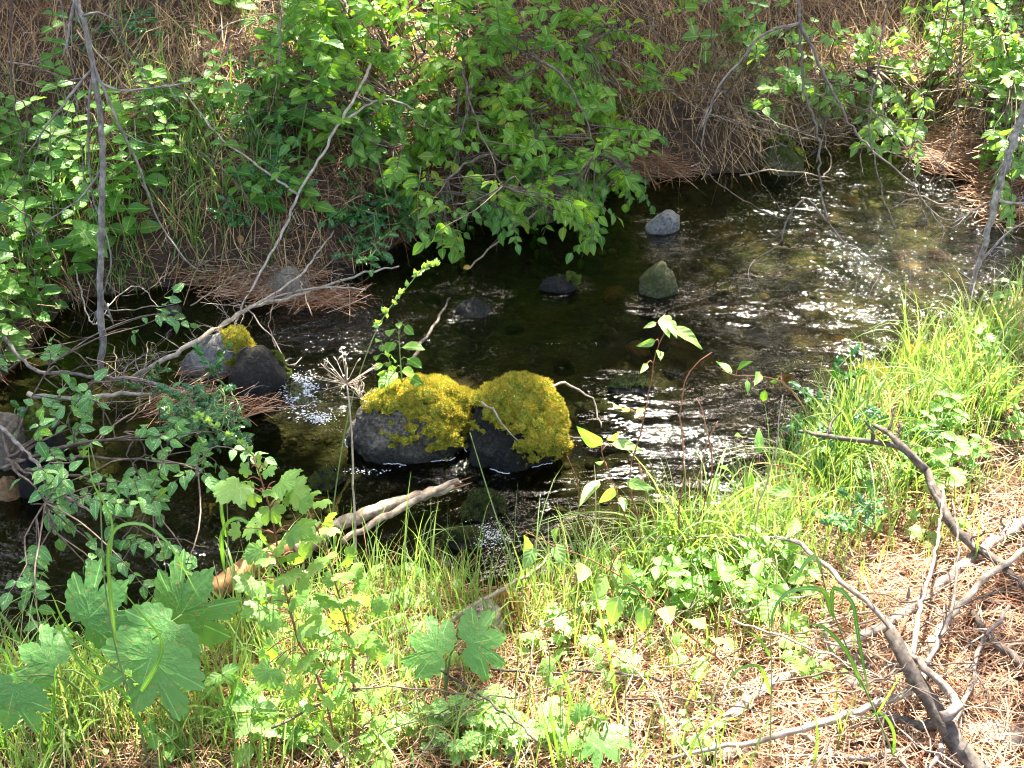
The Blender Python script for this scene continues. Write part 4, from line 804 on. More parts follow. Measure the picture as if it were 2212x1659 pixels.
sapling('shoot with pointed green leaves bending left at the water edge', [(1700, 1010), (1640, 1000), (1600, 1020), (1560, 1040)], yat(1720, 1080), [(1545, 1040, .08), (1575, 1015, .07), (1620, 1035, .07), (1640, 960, .07), (1600, 940, .05)], 95, mat='herb')
sapling('broad-leaved shoot in the sunlit grass below the forked dark branch', [(1740, 1200), (1735, 1130), (1730, 1080)], yat(1740, 1200), [(1700, 1060, .09), (1760, 1065, .09), (1720, 1130, .09), (1770, 1110, .08)], 96)
# the small plant on the boulder
bt = py(868., 815., ROCKS[0][1] + .02)
ys = float(bt[1])
stem_plant('seedling', 'leafy seedling rooted in the moss of the rounded grey boulder', 'plant', [(wpath([(868, 826), (865, 780), (862, 740), (862, 705)], ys, ys), .003, [(862, 700, 0.041), (845, 715, 0.061), (880, 710, 0.054), (885, 750, 0.081), (845, 745, 0.068), (890, 780, 0.068), (850, 800, 0.068), (880, 805, 0.081), (845, 815, 0.095), (895, 820, 0.068)]),
     (wpath([(866, 820), (845, 790), (828, 750)], ys, ys), .002, [(826, 750, 0.041), (815, 770, 0.041), (838, 765, 0.041), (820, 790, 0.041), (840, 785, 0.041), (818, 735, 0.041), (845, 752, 0.041), (828, 805, 0.041), (850, 775, 0.041)])], oval, 'herb', stem='stem', seed=97)
# ------------------------------------------------------------------ small plants: a few of each kind built, the rest copied
def proto_herb(k):
    rs = np.random.RandomState(200 + k); e = empty('herb', (0, 0, 0), None, None); tb = MB(); fb = MB(); hh = .16 + .05 * k; ld = rs.normal(0, .12, 2)
    P = [np.array([ld[0] * hh * t * t * 2, (-.25 + ld[1]) * hh * t * t * 1.2, hh * t]) for t in (0, .35, .7, 1)]; C = tube(tb, P, [.0028, .001], sides=5, step=.02)
    n = 4 + k % 3
    for j in range(n):
        p = C[int((.25 + .75 * j / (n - 1)) * (len(C) - 1))]; a = j * 1.57 + rs.rand() * .5
        for s in (0, math.pi):
            ax = nrm([math.cos(a + s), math.sin(a + s), .15 - .1 * rs.rand()]); inst(fb, ovate if k % 2 == 0 else oval, [p], ax, nrm(np.array([0, -.35, 1.]) + rs.normal(0, .15, 3)), (.085 - .03 * j / n) * rs.uniform(.8, 1.1))
    tb.build('stem', M['stem'], e); fb.build('foliage', M[['herb', 'shrub_dark', 'herb', 'pale'][k % 4]], e); return e
def proto_lobed(k):
    rs = np.random.RandomState(230 + k); e = empty('lobed_seedling', (0, 0, 0), None, None); tb = MB(); fb = MB()
    for j in range(3 + k * 2):
        a = rs.rand() * 6.28; r = .03 + .05 * rs.rand(); hh = .05 + .07 * rs.rand(); p = np.array([math.cos(a) * r, math.sin(a) * r, hh]); tube(tb, [(0, 0, 0), p * [.4, .4, .7], p], [.0016, .0012], sides=4, step=.02)
        inst(fb, L_CUR, [p], nrm([math.cos(a), math.sin(a), -.1]), nrm(np.array([0, -.3, 1.]) + rs.normal(0, .18, 3)), rs.uniform(.035, .06))
    tb.build('stem', M['redstem'], e); fb.build('foliage', M['currant'], e); return e
def proto_whorl(k):
    rs = np.random.RandomState(260 + k); e = empty('whorled_plant', (0, 0, 0), None, None); tb = MB(); fb = MB()
    for j in range(5):
        a = rs.rand() * 6.28; r = .05 * rs.rand(); hh = .05 + .06 * rs.rand(); p = np.array([math.cos(a) * r, math.sin(a) * r, hh]); tube(tb, [(0, 0, 0), p * [.5, .5, .6], p], [.0012, .001], sides=4, step=.02)
        for q in range(7): b = q / 7 * 6.28 + a; inst(fb, tiny, [p], nrm([math.cos(b), math.sin(b), .12]), (0, -.1, 1.), rs.uniform(.018, .026))
    tb.build('stem', M['stem'], e); fb.build('foliage', M['sap'], e); return e
def proto_tuft(k):
    rs = np.random.RandomState(290 + k); m = 9 + 2 * k; a = rs.rand(m) * 6.28; mb = MB(); le = np.stack([np.cos(a), np.sin(a) - .35, 0 * a], -1) * rs.uniform(.3, .8, m)[:, None]
    blades(mb, np.stack([np.cos(a), np.sin(a), 0 * a], -1) * .012, rs.uniform(.25, .5, m), rs.uniform(.007, .013, m), le, rs.uniform(.4, 1.15, m), seg=9); return mb.build('broad_grass_tuft', M['grass'])
PR = {}
def place(kind, mk, nk, spots, group, cat, seed, scale=(.8, 1.25), zoff=0.):
    rs = np.random.RandomState(seed); ps_ = [mk(k) for k in range(nk)]; used = set()
    for i, (u, v, lab) in enumerate(spots):
        k = i % nk; P = gb(u, v) + [0, 0, zoff]
        o = ps_[k] if k not in used else copy_tree(ps_[k]); used.add(k)
        o.location = tuple(P); s = rs.uniform(*scale); o.scale = (s, s, s); o.rotation_euler = (rs.normal(0, .1), rs.normal(0, .1), rs.uniform(-1.1, 1.1)); tag(o, lab, cat, group)
def scat(areas, seed, mn=26):
    rs = np.random.RandomState(seed); out = []
    for (cu, cv, ru, rv, n, lab) in areas:
        c = 0; tries = 0
        while c < n and tries < n * 30:
            tries += 1; q = rs.uniform(-1, 1, 2)
            if q @ q > 1: continue
            u, v = cu + q[0] * ru, cv + q[1] * rv
            P = gb(u, v)
            if DW(P[0], P[1]) < .01 or any(abs(u - a) + abs(v - b) < mn for a, b, _ in out): continue
            out.append((u, v, lab)); c += 1
    return out
place('herb', proto_herb, 6, scat([(90, 330, 120, 180, 17, 'broad-leaved herb in the shade left of the peeling trunk'), (90, 560, 130, 110, 14, 'broad-leaved herb above the left end of the backwater'), (70, 750, 90, 90, 10, 'tall broad-leaved herb at the left edge beside the dark backwater'), (400, 330, 140, 160, 12, 'broad-leaved herb among grass right of the peeling trunk'),
    (640, 330, 90, 120, 5, 'broad-leaved herb beside the leaning pale stick'), (700, 60, 200, 60, 7, 'broad-leaved herb in dappled light near the top edge'), (620, 480, 90, 40, 5, 'broad-leaved herb low on the bank above the pale wedge-shaped stone'), (840, 330, 60, 60, 5, 'broad-leaved herb under the edge of the large shrub'),
    (2120, 150, 110, 130, 14, 'broad-leaved herb on the sunlit bank in the top right corner'), (2160, 380, 60, 70, 6, 'broad-leaved herb beside the pale leaning trunk at right'), (1560, 120, 100, 80, 5, 'broad-leaved herb in the straw of the far bank'), (250, 500, 60, 60, 6, 'broad-leaved herb at the foot of the peeling trunk')], 301), 'broad-leaved herbs on the far bank', 'herb', 302, scale=(.7, 1.5))
place('herb', proto_herb, 4, scat([(1600, 1300, 260, 80, 16, 'pale broad-leaved herb in the sunlit near-bank grass'), (1950, 1000, 160, 100, 14, 'pale broad-leaved herb in the grass at the right water edge'), (2150, 850, 60, 140, 5, 'pale broad-leaved herb at the right edge of the near bank'), (380, 1590, 300, 50, 6, 'small broad-leaved herb in the grass of the lower left corner')], 303), 'broad-leaved herbs on the near bank', 'herb', 304, scale=(.6, 1.0))
place('lobed_seedling', proto_lobed, 4, scat([(1250, 1450, 260, 90, 7, 'lobed-leaf seedling on the sunlit needles in the middle of the near bank'), (1420, 1590, 230, 60, 5, 'lobed-leaf seedling near the bottom edge'), (1750, 1400, 120, 90, 5, 'lobed-leaf seedling beside the long grey fallen log'), (880, 1250, 80, 60, 8, 'lobed-leaf seedling near the pale driftwood'), (1900, 1130, 160, 60, 4, 'lobed-leaf seedling in the grass beside the forked dark branch'), (850, 1450, 60, 120, 6, 'lobed-leaf seedling at the foot of the tall lobed-leaf plant')], 305), 'lobed-leaf seedlings on the near bank', 'seedling', 306, scale=(.5, .95))
place('whorled_plant', proto_whorl, 3, scat([(1050, 1600, 170, 55, 26, 'tiny whorled plant at the bottom edge, middle'), (1300, 1420, 160, 80, 8, 'tiny whorled plant on sunlit needles')], 307, mn=18), 'tiny whorled plants', 'plant', 308)
place('broad_grass_tuft', proto_tuft, 5, scat([(2050, 830, 140, 130, 16, 'tuft of broad drooping grass blades at the right water edge'), (1850, 1020, 160, 90, 12, 'tuft of broad grass blades around the forked dark branch'), (1500, 1185, 240, 70, 20, 'tuft of broad grass blades at the middle of the near water edge'), (880, 1230, 120, 50, 9, 'tuft of broad arching grass by the pale driftwood'), (480, 1350, 100, 60, 5, 'tuft of broad grass by the large palmate leaves'), (120, 1560, 140, 80, 9, 'tuft of broad grass in the lower left corner'), (640, 1580, 140, 50, 6, 'tuft of broad grass under the tall lobed-leaf plant')], 309), 'broad grass tufts of the near bank', 'grass tuft', 310, scale=(.6, 1.1))
place('broad_grass_tuft', proto_tuft, 4, scat([(400, 380, 110, 170, 16, 'tuft of broad grass on the far bank right of the peeling trunk'), (130, 480, 110, 120, 6, 'tuft of broad grass on the shaded left bank'), (560, 420, 80, 120, 5, 'tuft of broad grass beside the leaning pale stick')], 311), 'broad grass tufts of the far bank', 'grass tuft', 312, scale=(.5, .85))
# tall single grass stems with bent blades
def stalk(label, pix, y, r, bl, seed, head=False, mat='grass_cool', stem='stem'):
    rs = np.random.RandomState(seed); P = wpath(pix, y, y); e = empty('grass_stalk', P[0], label, 'grass stalk'); tb = MB(); C = tube(tb, P, [r, r * .4], sides=5, step=.03); tb.build('stem', M[stem], e)
    su, sv = proj(C); mb = MB()
    for pts, w in bl:
        Q = np.array([py(float(a), float(b), y - .02 * i) for i, (a, b) in enumerate(pts)]); Cc, _ = smooth_path(Q, [1] * len(Q), .02); n = len(Cc); t = np.linspace(0, 1, n)
        tg = nrm(np.gradient(Cc, axis=0)); sd = nrm(np.cross(tg, CAMV + rs.normal(0, .25, 3))); w = w * .62; ww = (w * np.minimum(1, t * 4 + .35) * (1 - t ** 3) * .5 + .0003)[:, None]
        V = np.stack([Cc - sd * ww, Cc + np.cross(sd, tg) * ww * -.12, Cc + sd * ww], 1).reshape(-1, 3); i = np.arange(n - 1)[:, None] * 3 + np.arange(2)[None]; F = np.stack([i, i + 1, i + 4, i + 3], -1).reshape(-1, 4)
        A = np.zeros((n, 3, 3)); A[:, 0, 0] = -1; A[:, 2, 0] = 1; A[..., 1] = t[:, None]; A[..., 2] = rs.rand() * .6; mb = MB(); mb.add(V, F, A.reshape(-1, 3)); mb.build('blade', M[mat], e)
    if head:
        hb = MB(); n = 70; q = C[-max(8, int(len(C) * .22)):]; p = q[rs.randint(0, len(q), n)]; inst(hb, tiny, p, nrm(rs.normal(0, .6, (n, 3)) + [0, 0, .8]), CAMV, rs.uniform(.012, .022, n)); hb.build('seed_head', M['sap'], e)
    return e
yg = yat(700, 1290)
stalk('long thin grass stalk with a drooping seed head leaning across the stream', [(690, 1290), (715, 1130), (740, 960), (770, 830), (820, 700), (880, 620), (915, 580), (940, 573)], yg, .0022, [], 401, head=True)
stalk('thin arching grass stalk crossing in front of the lower stream', [(575, 1010), (520, 960), (470, 925), (430, 903)], yat(640, 1380), .0022, [], 402, head=True)
stalk('straight light-green reed in front of the dark boulder', [(1130, 1290), (1100, 1200), (1060, 1080), (1015, 935)], yat(1130, 1290), .0032, [], 403)
yg = yat(1885, 1659)
stalk('tall grass stem with long drooping blades over the fallen branches at lower right', [(1960, 1700), (1900, 1560), (1830, 1400), (1785, 1280), (1770, 1200)], yg, .0028, [([(1795, 1330), (1775, 1275), (1700, 1280), (1668, 1330), (1670, 1380)], .017), ([(1800, 1340), (1800, 1270), (1840, 1300), (1855, 1380), (1880, 1520)], .016), ([(1865, 1490), (1830, 1410), (1770, 1350), (1700, 1360)], .016), ([(1775, 1240), (1760, 1200), (1730, 1230), (1715, 1265)], .016), ([(1890, 1550), (1920, 1500), (1950, 1450)], .014), ([(1930, 1640), (1930, 1580), (1900, 1540), (1850, 1560)], .014)], 404)
stalk('grass stem with flat blades left of the tall one at lower right', [(1660, 1700), (1665, 1560), (1665, 1400), (1650, 1200)], yat(1660, 1655), .002, [([(1665, 1500), (1640, 1440), (1590, 1450), (1560, 1500)], .013), ([(1665, 1420), (1640, 1380), (1610, 1360)], .012), ([(1750, 1700), (1765, 1600), (1760, 1540)], .022), ([(1480, 1700), (1500, 1600), (1560, 1540), (1500, 1520)], .012)], 405)
stalk('dark upright grass blades at the bottom edge', [(1210, 1700), (1212, 1600), (1210, 1480)], yat(1210, 1655), .002, [([(1220, 1700), (1200, 1600), (1185, 1510)], .014), ([(1215, 1700), (1225, 1560), (1245, 1460)], .013), ([(1205, 1700), (1190, 1620), (1170, 1540)], .012)], 406)
stalk('tall pale grass with broad blades standing in front of the lower stream at left', [(330, 1700), (300, 1560), (255, 1420), (225, 1250), (215, 1060), (195, 960)], yat(330, 1650), .003, [([(250, 1400), (235, 1180), (290, 1130), (360, 1170), (430, 1290)], .015), ([(290, 1520), (350, 1400), (300, 1320), (250, 1260)], .018), ([(240, 1200), (240, 1120), (200, 1040), (190, 960)], .008), ([(330, 1620), (270, 1500), (180, 1440), (100, 1300)], .018)], 407, head=False, mat='grass_cool')
stalk('grass stem with arching blades left of the tall lobed-leaf plant', [(480, 1480), (470, 1350), (490, 1220), (490, 1080), (480, 1010)], yat(480, 1480), .002, [([(485, 1240), (480, 1150), (520, 1120), (580, 1180), (640, 1260)], .016), ([(488, 1160), (480, 1080), (530, 1040), (560, 1050)], .014)], 408, mat='grass_cool')
stalk('grass with seed heads bowing over the large palmate leaves', [(420, 1650), (380, 1560), (300, 1480), (230, 1430), (130, 1360)], yat(420, 1640), .0028, [([(240, 1440), (150, 1360), (110, 1280)], .012)], 409, head=True, mat='grass_cool')
stalk('broad-bladed grass at the left edge', [(20, 1700), (10, 1560), (20, 1450)], yat(20, 1640), .003, [([(20, 1650), (-20, 1500), (0, 1400), (60, 1520)], .02), ([(100, 1700), (110, 1600), (120, 1440)], .02), ([(480, 1700), (490, 1560), (540, 1400)], .012)], 410, mat='grass_cool')
stalk('light-green blades rising from the near bank by the cream mossy stone', [(1180, 1520), (1185, 1400), (1130, 1290)], yat(1180, 1520), .0024, [([(1350, 1700), (1330, 1500), (1300, 1340), (1270, 1220)], .014), ([(1290, 1640), (1380, 1500), (1420, 1420)], .013), ([(790, 1700), (790, 1560), (850, 1500)], .014)], 411, mat='grass_cool')
for i, (pix, lab) in enumerate([([(1480, 1230), (1465, 1120), (1480, 1010), (1470, 900), (1490, 800), (1540, 757)], 'tall bare reddish stem curving over at its tip'), ([(1500, 1230), (1505, 1140), (1540, 1010), (1520, 900), (1505, 860)], 'bare reddish stem right of the tall curving one'), ([(1500, 1140), (1520, 980), (1550, 910)], 'short reddish stem forking from the bare ones'), ([(1610, 1250), (1630, 1130), (1670, 990), (1690, 850)], 'pale dry upright stem at the water edge'), ([(1250, 1180), (1250, 1060), (1225, 985)], 'short red-brown stem left of the low sapling')]):
    mb = MB(); P = wpath(pix, yat(*pix[0]), yat(*pix[0])); tube(mb, P, [.003, .0015], sides=5, step=.04, jit=.002); tag(mb.build('bare_stem', M['redstem' if i != 3 else 'palestick']), lab, 'stem')
ye = yat(767, 1330); P = wpath([(767, 1330), (768, 1200), (764, 1050), (757, 900), (750, 830)], ye, ye); e = empty('dead_umbel', P[0], 'dead umbel stalk with bare spokes standing before the two capped boulders', 'dead plant'); mb = MB(); C = tube(mb, P, [.0045, .002], sides=6, step=.05, jit=.001); mb.build('stem', M['palestick'], e)
mb = MB(); rs = np.random.RandomState(3)
for base, r, n in ((C[-1], .09, 22), (C[int(len(C) * .93)] + [.03, 0, .0], .05, 10)):
    for k in range(n):
        d_ = nrm(rs.normal(0, 1, 3) * [1, 1, .4] + [0, 0, .9]); tip = base + d_ * r * rs.uniform(.6, 1); tube(mb, [base, tip], [.0011, .0007], sides=3, step=None)
        for q in range(3): tube(mb, [tip, tip + nrm(d_ + rs.normal(0, .6, 3)) * .016], [.0008, .0006], sides=3, step=None)
mb.build('seed_head', M['palestick'], e)
# ------------------------------------------------------------------ fallen and hanging wood, each piece a thing
def side_twigs(mb, C, n, ln, r, rs, up=.3, depth=1, droop=0., taper=True):
    for k in range(n):
        i = rs.randint(int(len(C) * .15), len(C)); T_ = nrm(C[min(i + 1, len(C) - 1)] - C[max(i - 1, 0)]); d = nrm(T_ * .7 + rs.normal(0, .65, 3) + [0, 0, up]); L = ln * rs.uniform(.4, 1.2)
        a = C[i]; b = a + d * L * .5 + rs.normal(0, .06, 3) * L; c = b + nrm(d + rs.normal(0, .45, 3) + [0, 0, -droop]) * L * .5
        Q = tube(mb, [a, b, c], [r, r * .7, r * .3], sides=4, step=.03, jit=L * .008)
        if depth > 0: side_twigs(mb, Q, 2 + rs.randint(3), ln * .45, r * .5, rs, up, depth - 1, droop)
def lying(name, label, pix, r, mat='greystick', cat='stick', h=.02, twigs=0, tl=.12, seed=1, jit=.003, lump=.12, sides=7, tr=None, hs=None, forks=(), group=None):
    """a branch resting on the ground or stones: pix = points of the picture, hs = height of each above the ground"""
    rs = np.random.RandomState(seed); hs = [h] * len(pix) if hs is None else hs
    P = np.array([gp(float(u), float(v), float(q)) for (u, v), q in zip(pix, hs)]); mb = MB(); rr = r if isinstance(r, (list, tuple)) else [r, r * .5]; rr = [q * .82 for q in rr]
    C = tube(mb, P, list(rr), sides=sides, step=.03, jit=jit, lump=lump)
    for fp, fr, fh in forks:
        Q = np.array([gp(float(u), float(v), float(fh)) for u, v in fp]); Q[0] = C[np.argmin(np.linalg.norm(C - Q[0], axis=1))]; D = tube(mb, Q, [fr, fr * .45], sides=6, step=.03, jit=jit * .7, lump=lump)
        if twigs: side_twigs(mb, D, 2, tl * .7, fr * .4, rs, depth=1)
    if twigs: side_twigs(mb, C, twigs, tl, tr or rr[-1] * .6, rs)
    return tag(mb.build(name, M[mat]), label, cat, group)
def hanging(name, label, pix, y, r, mat='twig', cat='branch', twigs=0, tl=.2, seed=1, jit=.003, lump=.1, dy=0., forks=(), group=None, droop=.25, sides=6):
    rs = np.random.RandomState(seed); n = len(pix); P = np.array([py(float(u), float(v), y + dy * i / (n - 1)) for i, (u, v) in enumerate(pix)]); mb = MB(); rr = r if isinstance(r, (list, tuple)) else [r, r * .4]; rr = [q * .75 for q in rr]
    if pix[0][1] <= -50: dr = nrm(P[0] - P[1]); P = np.vstack([P[0] + dr * 2.4, P[0] + dr * .8, P[0] + dr * .2, P[1:]]); rr = [rr[0] * 1.3, rr[0] * 1.1] + (list(rr) if len(rr) != 2 else list(np.linspace(rr[0], rr[1], len(P) - 2)))
    C = tube(mb, P, list(rr), sides=sides, step=.03, jit=jit, lump=lump)
    for fp, fr in forks:
        Q = np.array([py(float(u), float(v), y + rs.normal(0, .03)) for u, v in fp]); Q[0] = C[np.argmin(np.linalg.norm(C - Q[0], axis=1))]; D = tube(mb, Q, [fr, fr * .4], sides=5, step=.03, jit=jit * .7)
        if twigs: side_twigs(mb, D, 3, tl * .6, fr * .35, rs, up=0, droop=droop)
    if twigs: side_twigs(mb, C, twigs, tl, rr[-1] * .7, rs, up=0, droop=droop)
    return tag(mb.build(name, M[mat]), label, cat, group)
Z0 = lambda u, v: float(pz(u, v, 0.)[1])
# --- left and middle
hanging('dead_sapling', 'thin peeling dead trunk standing broken-ended in the backwater at left', [(150, -60), (178, 40), (205, 170), (222, 320), (220, 480), (216, 640), (222, 740), (216, 806)], Z0(216, 806) + .0, [.011, .012, .014, .015, .017, .018, .019, .017], mat='trunk', cat='dead trunk', twigs=5, tl=.25, seed=1, lump=.1, jit=.002, forks=[([(206, 170), (255, 195), (330, 190), (420, 175)], .005), ([(205, 150), (240, 230), (300, 360), (340, 470), (400, 560), (440, 590)], .005), ([(215, 140), (180, 170), (110, 260), (60, 330)], .006), ([(205, 150), (190, 250), (200, 420), (240, 560), (200, 700)], .005), ([(222, 360), (180, 420), (100, 480)], .005)])
lying('fallen_branch', 'thin pale dead branch leaning from the bank up through the large shrub', [(806, 130), (770, 205), (730, 270), (690, 345), (645, 420), (610, 500), (580, 560), (545, 620), (515, 680)], [.008, .008, .008, .007, .007, .007, .006, .006, .005], 'palestick', hs=[.5, .5, .45, .4, .32, .24, .18, .1, .08], twigs=4, tl=.25, seed=2, lump=.15, forks=[([(645, 418), (560, 360), (470, 290), (400, 200)], .006, .3), ([(735, 265), (830, 215), (900, 240), (960, 275)], .006, .45)])
lying('fallen_branch', 'long grey branch with many fine twigs lying over the leaning grey stone', [(862, 575), (790, 590), (700, 618), (620, 645), (540, 665), (500, 690), (430, 735), (360, 775), (285, 815)], [.004, .006, .007, .008, .010, .011, .012, .012, .010], 'palestick', hs=[.05, .05, .05, .07, .1, .13, .16, .12, .06], twigs=22, tl=.17, seed=3, tr=.002, forks=[([(560, 655), (640, 600), (690, 540), (720, 500)], .006, .15), ([(500, 690), (560, 655), (680, 622), (790, 625)], .007, .07), ([(520, 675), (480, 770), (430, 830)], .005, .12)])
lying('fallen_branch', 'crooked thin branch from the grey stone into the rippling water', [(530, 660), (560, 700), (590, 730), (625, 790), (650, 770)], .004, 'palestick', hs=[.12, .1, .08, .04, .05], twigs=3, tl=.08, seed=4)
lying('stick', 'long dark twig rising out of the stream behind the rounded boulder', [(880, 790), (905, 750), (940, 700), (972, 640)], [.010, .008, .007, .005], 'darkstick', hs=[.1, .08, .06, .04], seed=5, twigs=2, tl=.06)
lying('stick', 'forked grey twig lying across the back of the dark capped boulder', [(1180, 842), (1218, 826), (1250, 842), (1283, 862), (1292, 900), (1297, 922)], [.005, .006, .005, .004, .004, .003], 'palestick', hs=[.2, .17, .12, .08, .03, .01], seed=6)
hanging('stick', 'pale twig caught on the moss of the dark capped boulder', [(1040, 868), (1066, 885), (1085, 915), (1110, 945), (1143, 975)], float(ROCKS[1][1]) - ROCKS[1][3] * .92, [.006, .005, .004, .003, .002], mat='palestick', cat='stick', seed=7)
lying('stick', 'mossy dark twig in the water right of the dark capped boulder', [(1195, 935), (1240, 945), (1300, 955)], .005, 'darkstick', h=.02, seed=8)
lying('fallen_branch', 'grey branch running through the debris mat from the left edge', [(-20, 690), (70, 795), (140, 805), (215, 812), (300, 820), (380, 845), (470, 880), (520, 930)], [.008, .009, .009, .008, .007, .006, .005, .003], 'greystick', h=.12, twigs=14, tl=.16, seed=9, tr=.003)
lying('fallen_branch', 'weathered pale branch on the debris mat under the yellowing leaves', [(60, 850), (160, 862), (260, 850), (330, 850)], [.012, .012, .010, .006], 'palestick', h=.1, twigs=5, tl=.1, seed=10, tr=.003)
lying('stick', 'bluish-grey stick slanting down past the rounded tan boulder', [(-20, 905), (40, 960), (90, 1010), (140, 1070), (200, 1110)], [.009, .009, .008, .007, .004], 'greystick', h=.16, twigs=3, tl=.12, seed=11)
lying('stick', 'thin bare twig over the dark lower stream at left', [(190, 1090), (260, 1120), (330, 1160), (400, 1170), (450, 1180)], .003, 'twig', h=.12, twigs=2, tl=.08, seed=12)
lying('stick', 'bent pale reed stem beside the peeling trunk', [(160, 570), (200, 700), (250, 640), (300, 620), (340, 660)], .004, 'palestick', h=.12, seed=13)
lying('stick', 'horizontal pale reed stem across the dark backwater', [(215, 668), (290, 668), (385, 655)], .004, 'palestick', h=.05, seed=14)
# --- logs of the near bank
def log(name, label, pix, r, mat, h, seed, lump=.1, sides=14, core=None):
    P = np.array([gp(float(u), float(v), h) for u, v in pix]); e = empty(name, P[0], label, 'log'); mb = MB(); tube(mb, P, r, sides=sides, step=.025, jit=.0025, lump=lump); mb.build('wood', M[mat], e)
    if core:
        mb = MB(); Q = P[-1] + nrm(P[-1] - P[-2]) * .004; rs = np.random.RandomState(seed)
        for k in range(9): a = rs.normal(0, r[-1] * .45, 3); tube(mb, [Q + a - nrm(P[-1] - P[-2]) * .04, Q + a + nrm(P[-1] - P[-2]) * rs.uniform(.01, .07)], [r[-1] * .3, r[-1] * .08], sides=5, step=None)
        mb.build('broken_end', M[core], e)
    return e
log('log', 'orange-brown rotting log half in the water behind the tall lobed-leaf plant', [(455, 1282), (520, 1240), (600, 1195), (690, 1165)], [.034, .036, .034, .03], 'rustlog', .03, 1)
log('log', 'weathered pale log with a splintered end pointing at the two capped boulders', [(640, 1190), (740, 1130), (830, 1095), (900, 1075), (975, 1050)], [.02, .022, .022, .02, .016], 'drift', .05, 2, core='rustlog')
log('log', 'slimmer pale driftwood lying along the splintered log', [(740, 1170), (800, 1135), (880, 1090), (930, 1065), (990, 1038)], [.009, .011, .012, .011, .008], 'drift', .09, 3, lump=.15)
log('log', 'grey bare log under the large palmate leaves', [(215, 1560), (270, 1515), (330, 1480), (420, 1420), (505, 1350), (590, 1280), (680, 1230)], [.018, .02, .02, .018, .016, .014, .012], 'drift', .03, 5)
lying('fallen_branch', 'slender grey stick in the grass under the tall lobed-leaf plant', [(690, 1500), (800, 1420), (870, 1350), (960, 1310)], [.008, .009, .008, .005], 'palestick', h=.03, seed=15)
lying('stick', 'pale stick leaning on the cream mossy stone', [(930, 1375), (1020, 1310), (1090, 1270), (1150, 1235), (1190, 1200)], [.009, .008, .007, .006, .004], 'palestick', hs=[.02, .12, .12, .1, .12], seed=16)
lying('stick', 'thin straight stick behind the cream mossy stone', [(1010, 1330), (1120, 1270), (1250, 1250), (1340, 1245)], .003, 'palestick', h=.05, seed=17)
lying('fallen_branch', 'long mottled log-like branch across the lower right of the near bank', [(1480, 1610), (1560, 1560), (1640, 1500), (1740, 1440), (1830, 1390), (1930, 1340), (2010, 1280), (2090, 1215), (2160, 1165), (2260, 1090)], [.018, .017, .017, .016, .017, .018, .018, .019, .02, .022], 'greystick', h=.03, twigs=6, tl=.1, seed=18, sides=10, lump=.16)
lying('fallen_branch', 'thick dark broken branch standing out at the lower right, forked near its cut stub', [(1922, 1362), (1955, 1420), (1985, 1480), (2020, 1535), (2045, 1575), (2080, 1625), (2140, 1690)], [.020, .023, .024, .026, .028, .026, .026], 'darkstick', hs=[.22, .18, .14, .1, .08, .05, .03], seed=19, sides=12, lump=.16, forks=[([(2045, 1560), (2000, 1570), (1960, 1555), (1885, 1540)], .016, .05)])
lying('fallen_branch', 'pale forked branch with a cut orange end crossing the thick dark one', [(2035, 1550), (2062, 1525), (2040, 1485), (2000, 1440), (1960, 1400), (1890, 1320), (1830, 1265), (1760, 1200), (1700, 1165), (1600, 1160), (1480, 1160), (1400, 1163)], [.018, .016, .014, .011, .011, .010, .009, .008, .007, .006, .004, .003], 'greystick', hs=[.14, .15, .16, .17, .17, .2, .22, .22, .2, .16, .14, .12], seed=20, twigs=11, tl=.14, tr=.002, sides=9, forks=[([(1965, 1400), (1990, 1300), (2020, 1200), (2040, 1060)], .008, .2), ([(1990, 1440), (2050, 1330), (2070, 1200), (2060, 1090)], .006, .2)])
lying('fallen_branch', 'long white branch sweeping along the bottom right', [(1450, 1640), (1540, 1615), (1640, 1600), (1760, 1565), (1850, 1535), (1930, 1510), (1990, 1470), (2010, 1400), (2050, 1330), (2130, 1250), (2240, 1170)], [.005, .007, .009, .011, .012, .012, .012, .012, .013, .012, .010], 'palestick', h=.07, twigs=9, tl=.13, seed=21, tr=.0025, sides=8)
lying('fallen_branch', 'dark forked branch lying over the sunlit grass at right, tips toward the stream', [(1728, 932), (1790, 942), (1860, 950), (1940, 965), (1985, 1000), (2020, 1060), (2050, 1125), (2090, 1170), (2150, 1210), (2240, 1290)], [.007, .009, .010, .012, .015, .018, .018, .018, .017, .015], 'darkstick', hs=[.2, .22, .22, .22, .2, .17, .13, .08, .05, .05], seed=22, twigs=4, tl=.1, sides=9, lump=.15, forks=[([(1985, 1000), (1950, 965), (1920, 935), (1885, 920)], .014, .26)])
lying('fallen_branch', 'curved grey stick half buried in needles left of the cut stub', [(1745, 1590), (1800, 1625), (1870, 1640), (1950, 1620), (2010, 1590)], [.007, .008, .008, .008, .006], 'greystick', h=.02, seed=23)
lying('fallen_branch', 'thin grey branch running down the lower right corner', [(2180, 1310), (2120, 1390), (2090, 1500), (2030, 1620), (1980, 1690)], [.007, .007, .008, .008, .008], 'greystick', h=.06, twigs=8, tl=.18, seed=24)
lying('fallen_branch', 'brown bent branch by the right edge above the bark pieces', [(2100, 1320), (2150, 1390), (2200, 1430), (2260, 1450)], [.010, .014, .018, .02], 'darkstick', h=.03, seed=25)
lying('fallen_branch', 'pale reddish stick curling among the white branches', [(1960, 1330), (1930, 1400), (1960, 1450), (2010, 1480), (2020, 1560), (1990, 1640)], [.008, .009, .009, .009, .008, .005], 'redstem', h=.04, seed=26)
lying('fallen_branch', 'very thin dark twig across the middle of the near bank', [(1060, 1445), (1150, 1450), (1240, 1450), (1330, 1455), (1430, 1470)], [.004, .005, .005, .006, .005], 'darkstick', h=.06, twigs=5, tl=.1, seed=27)
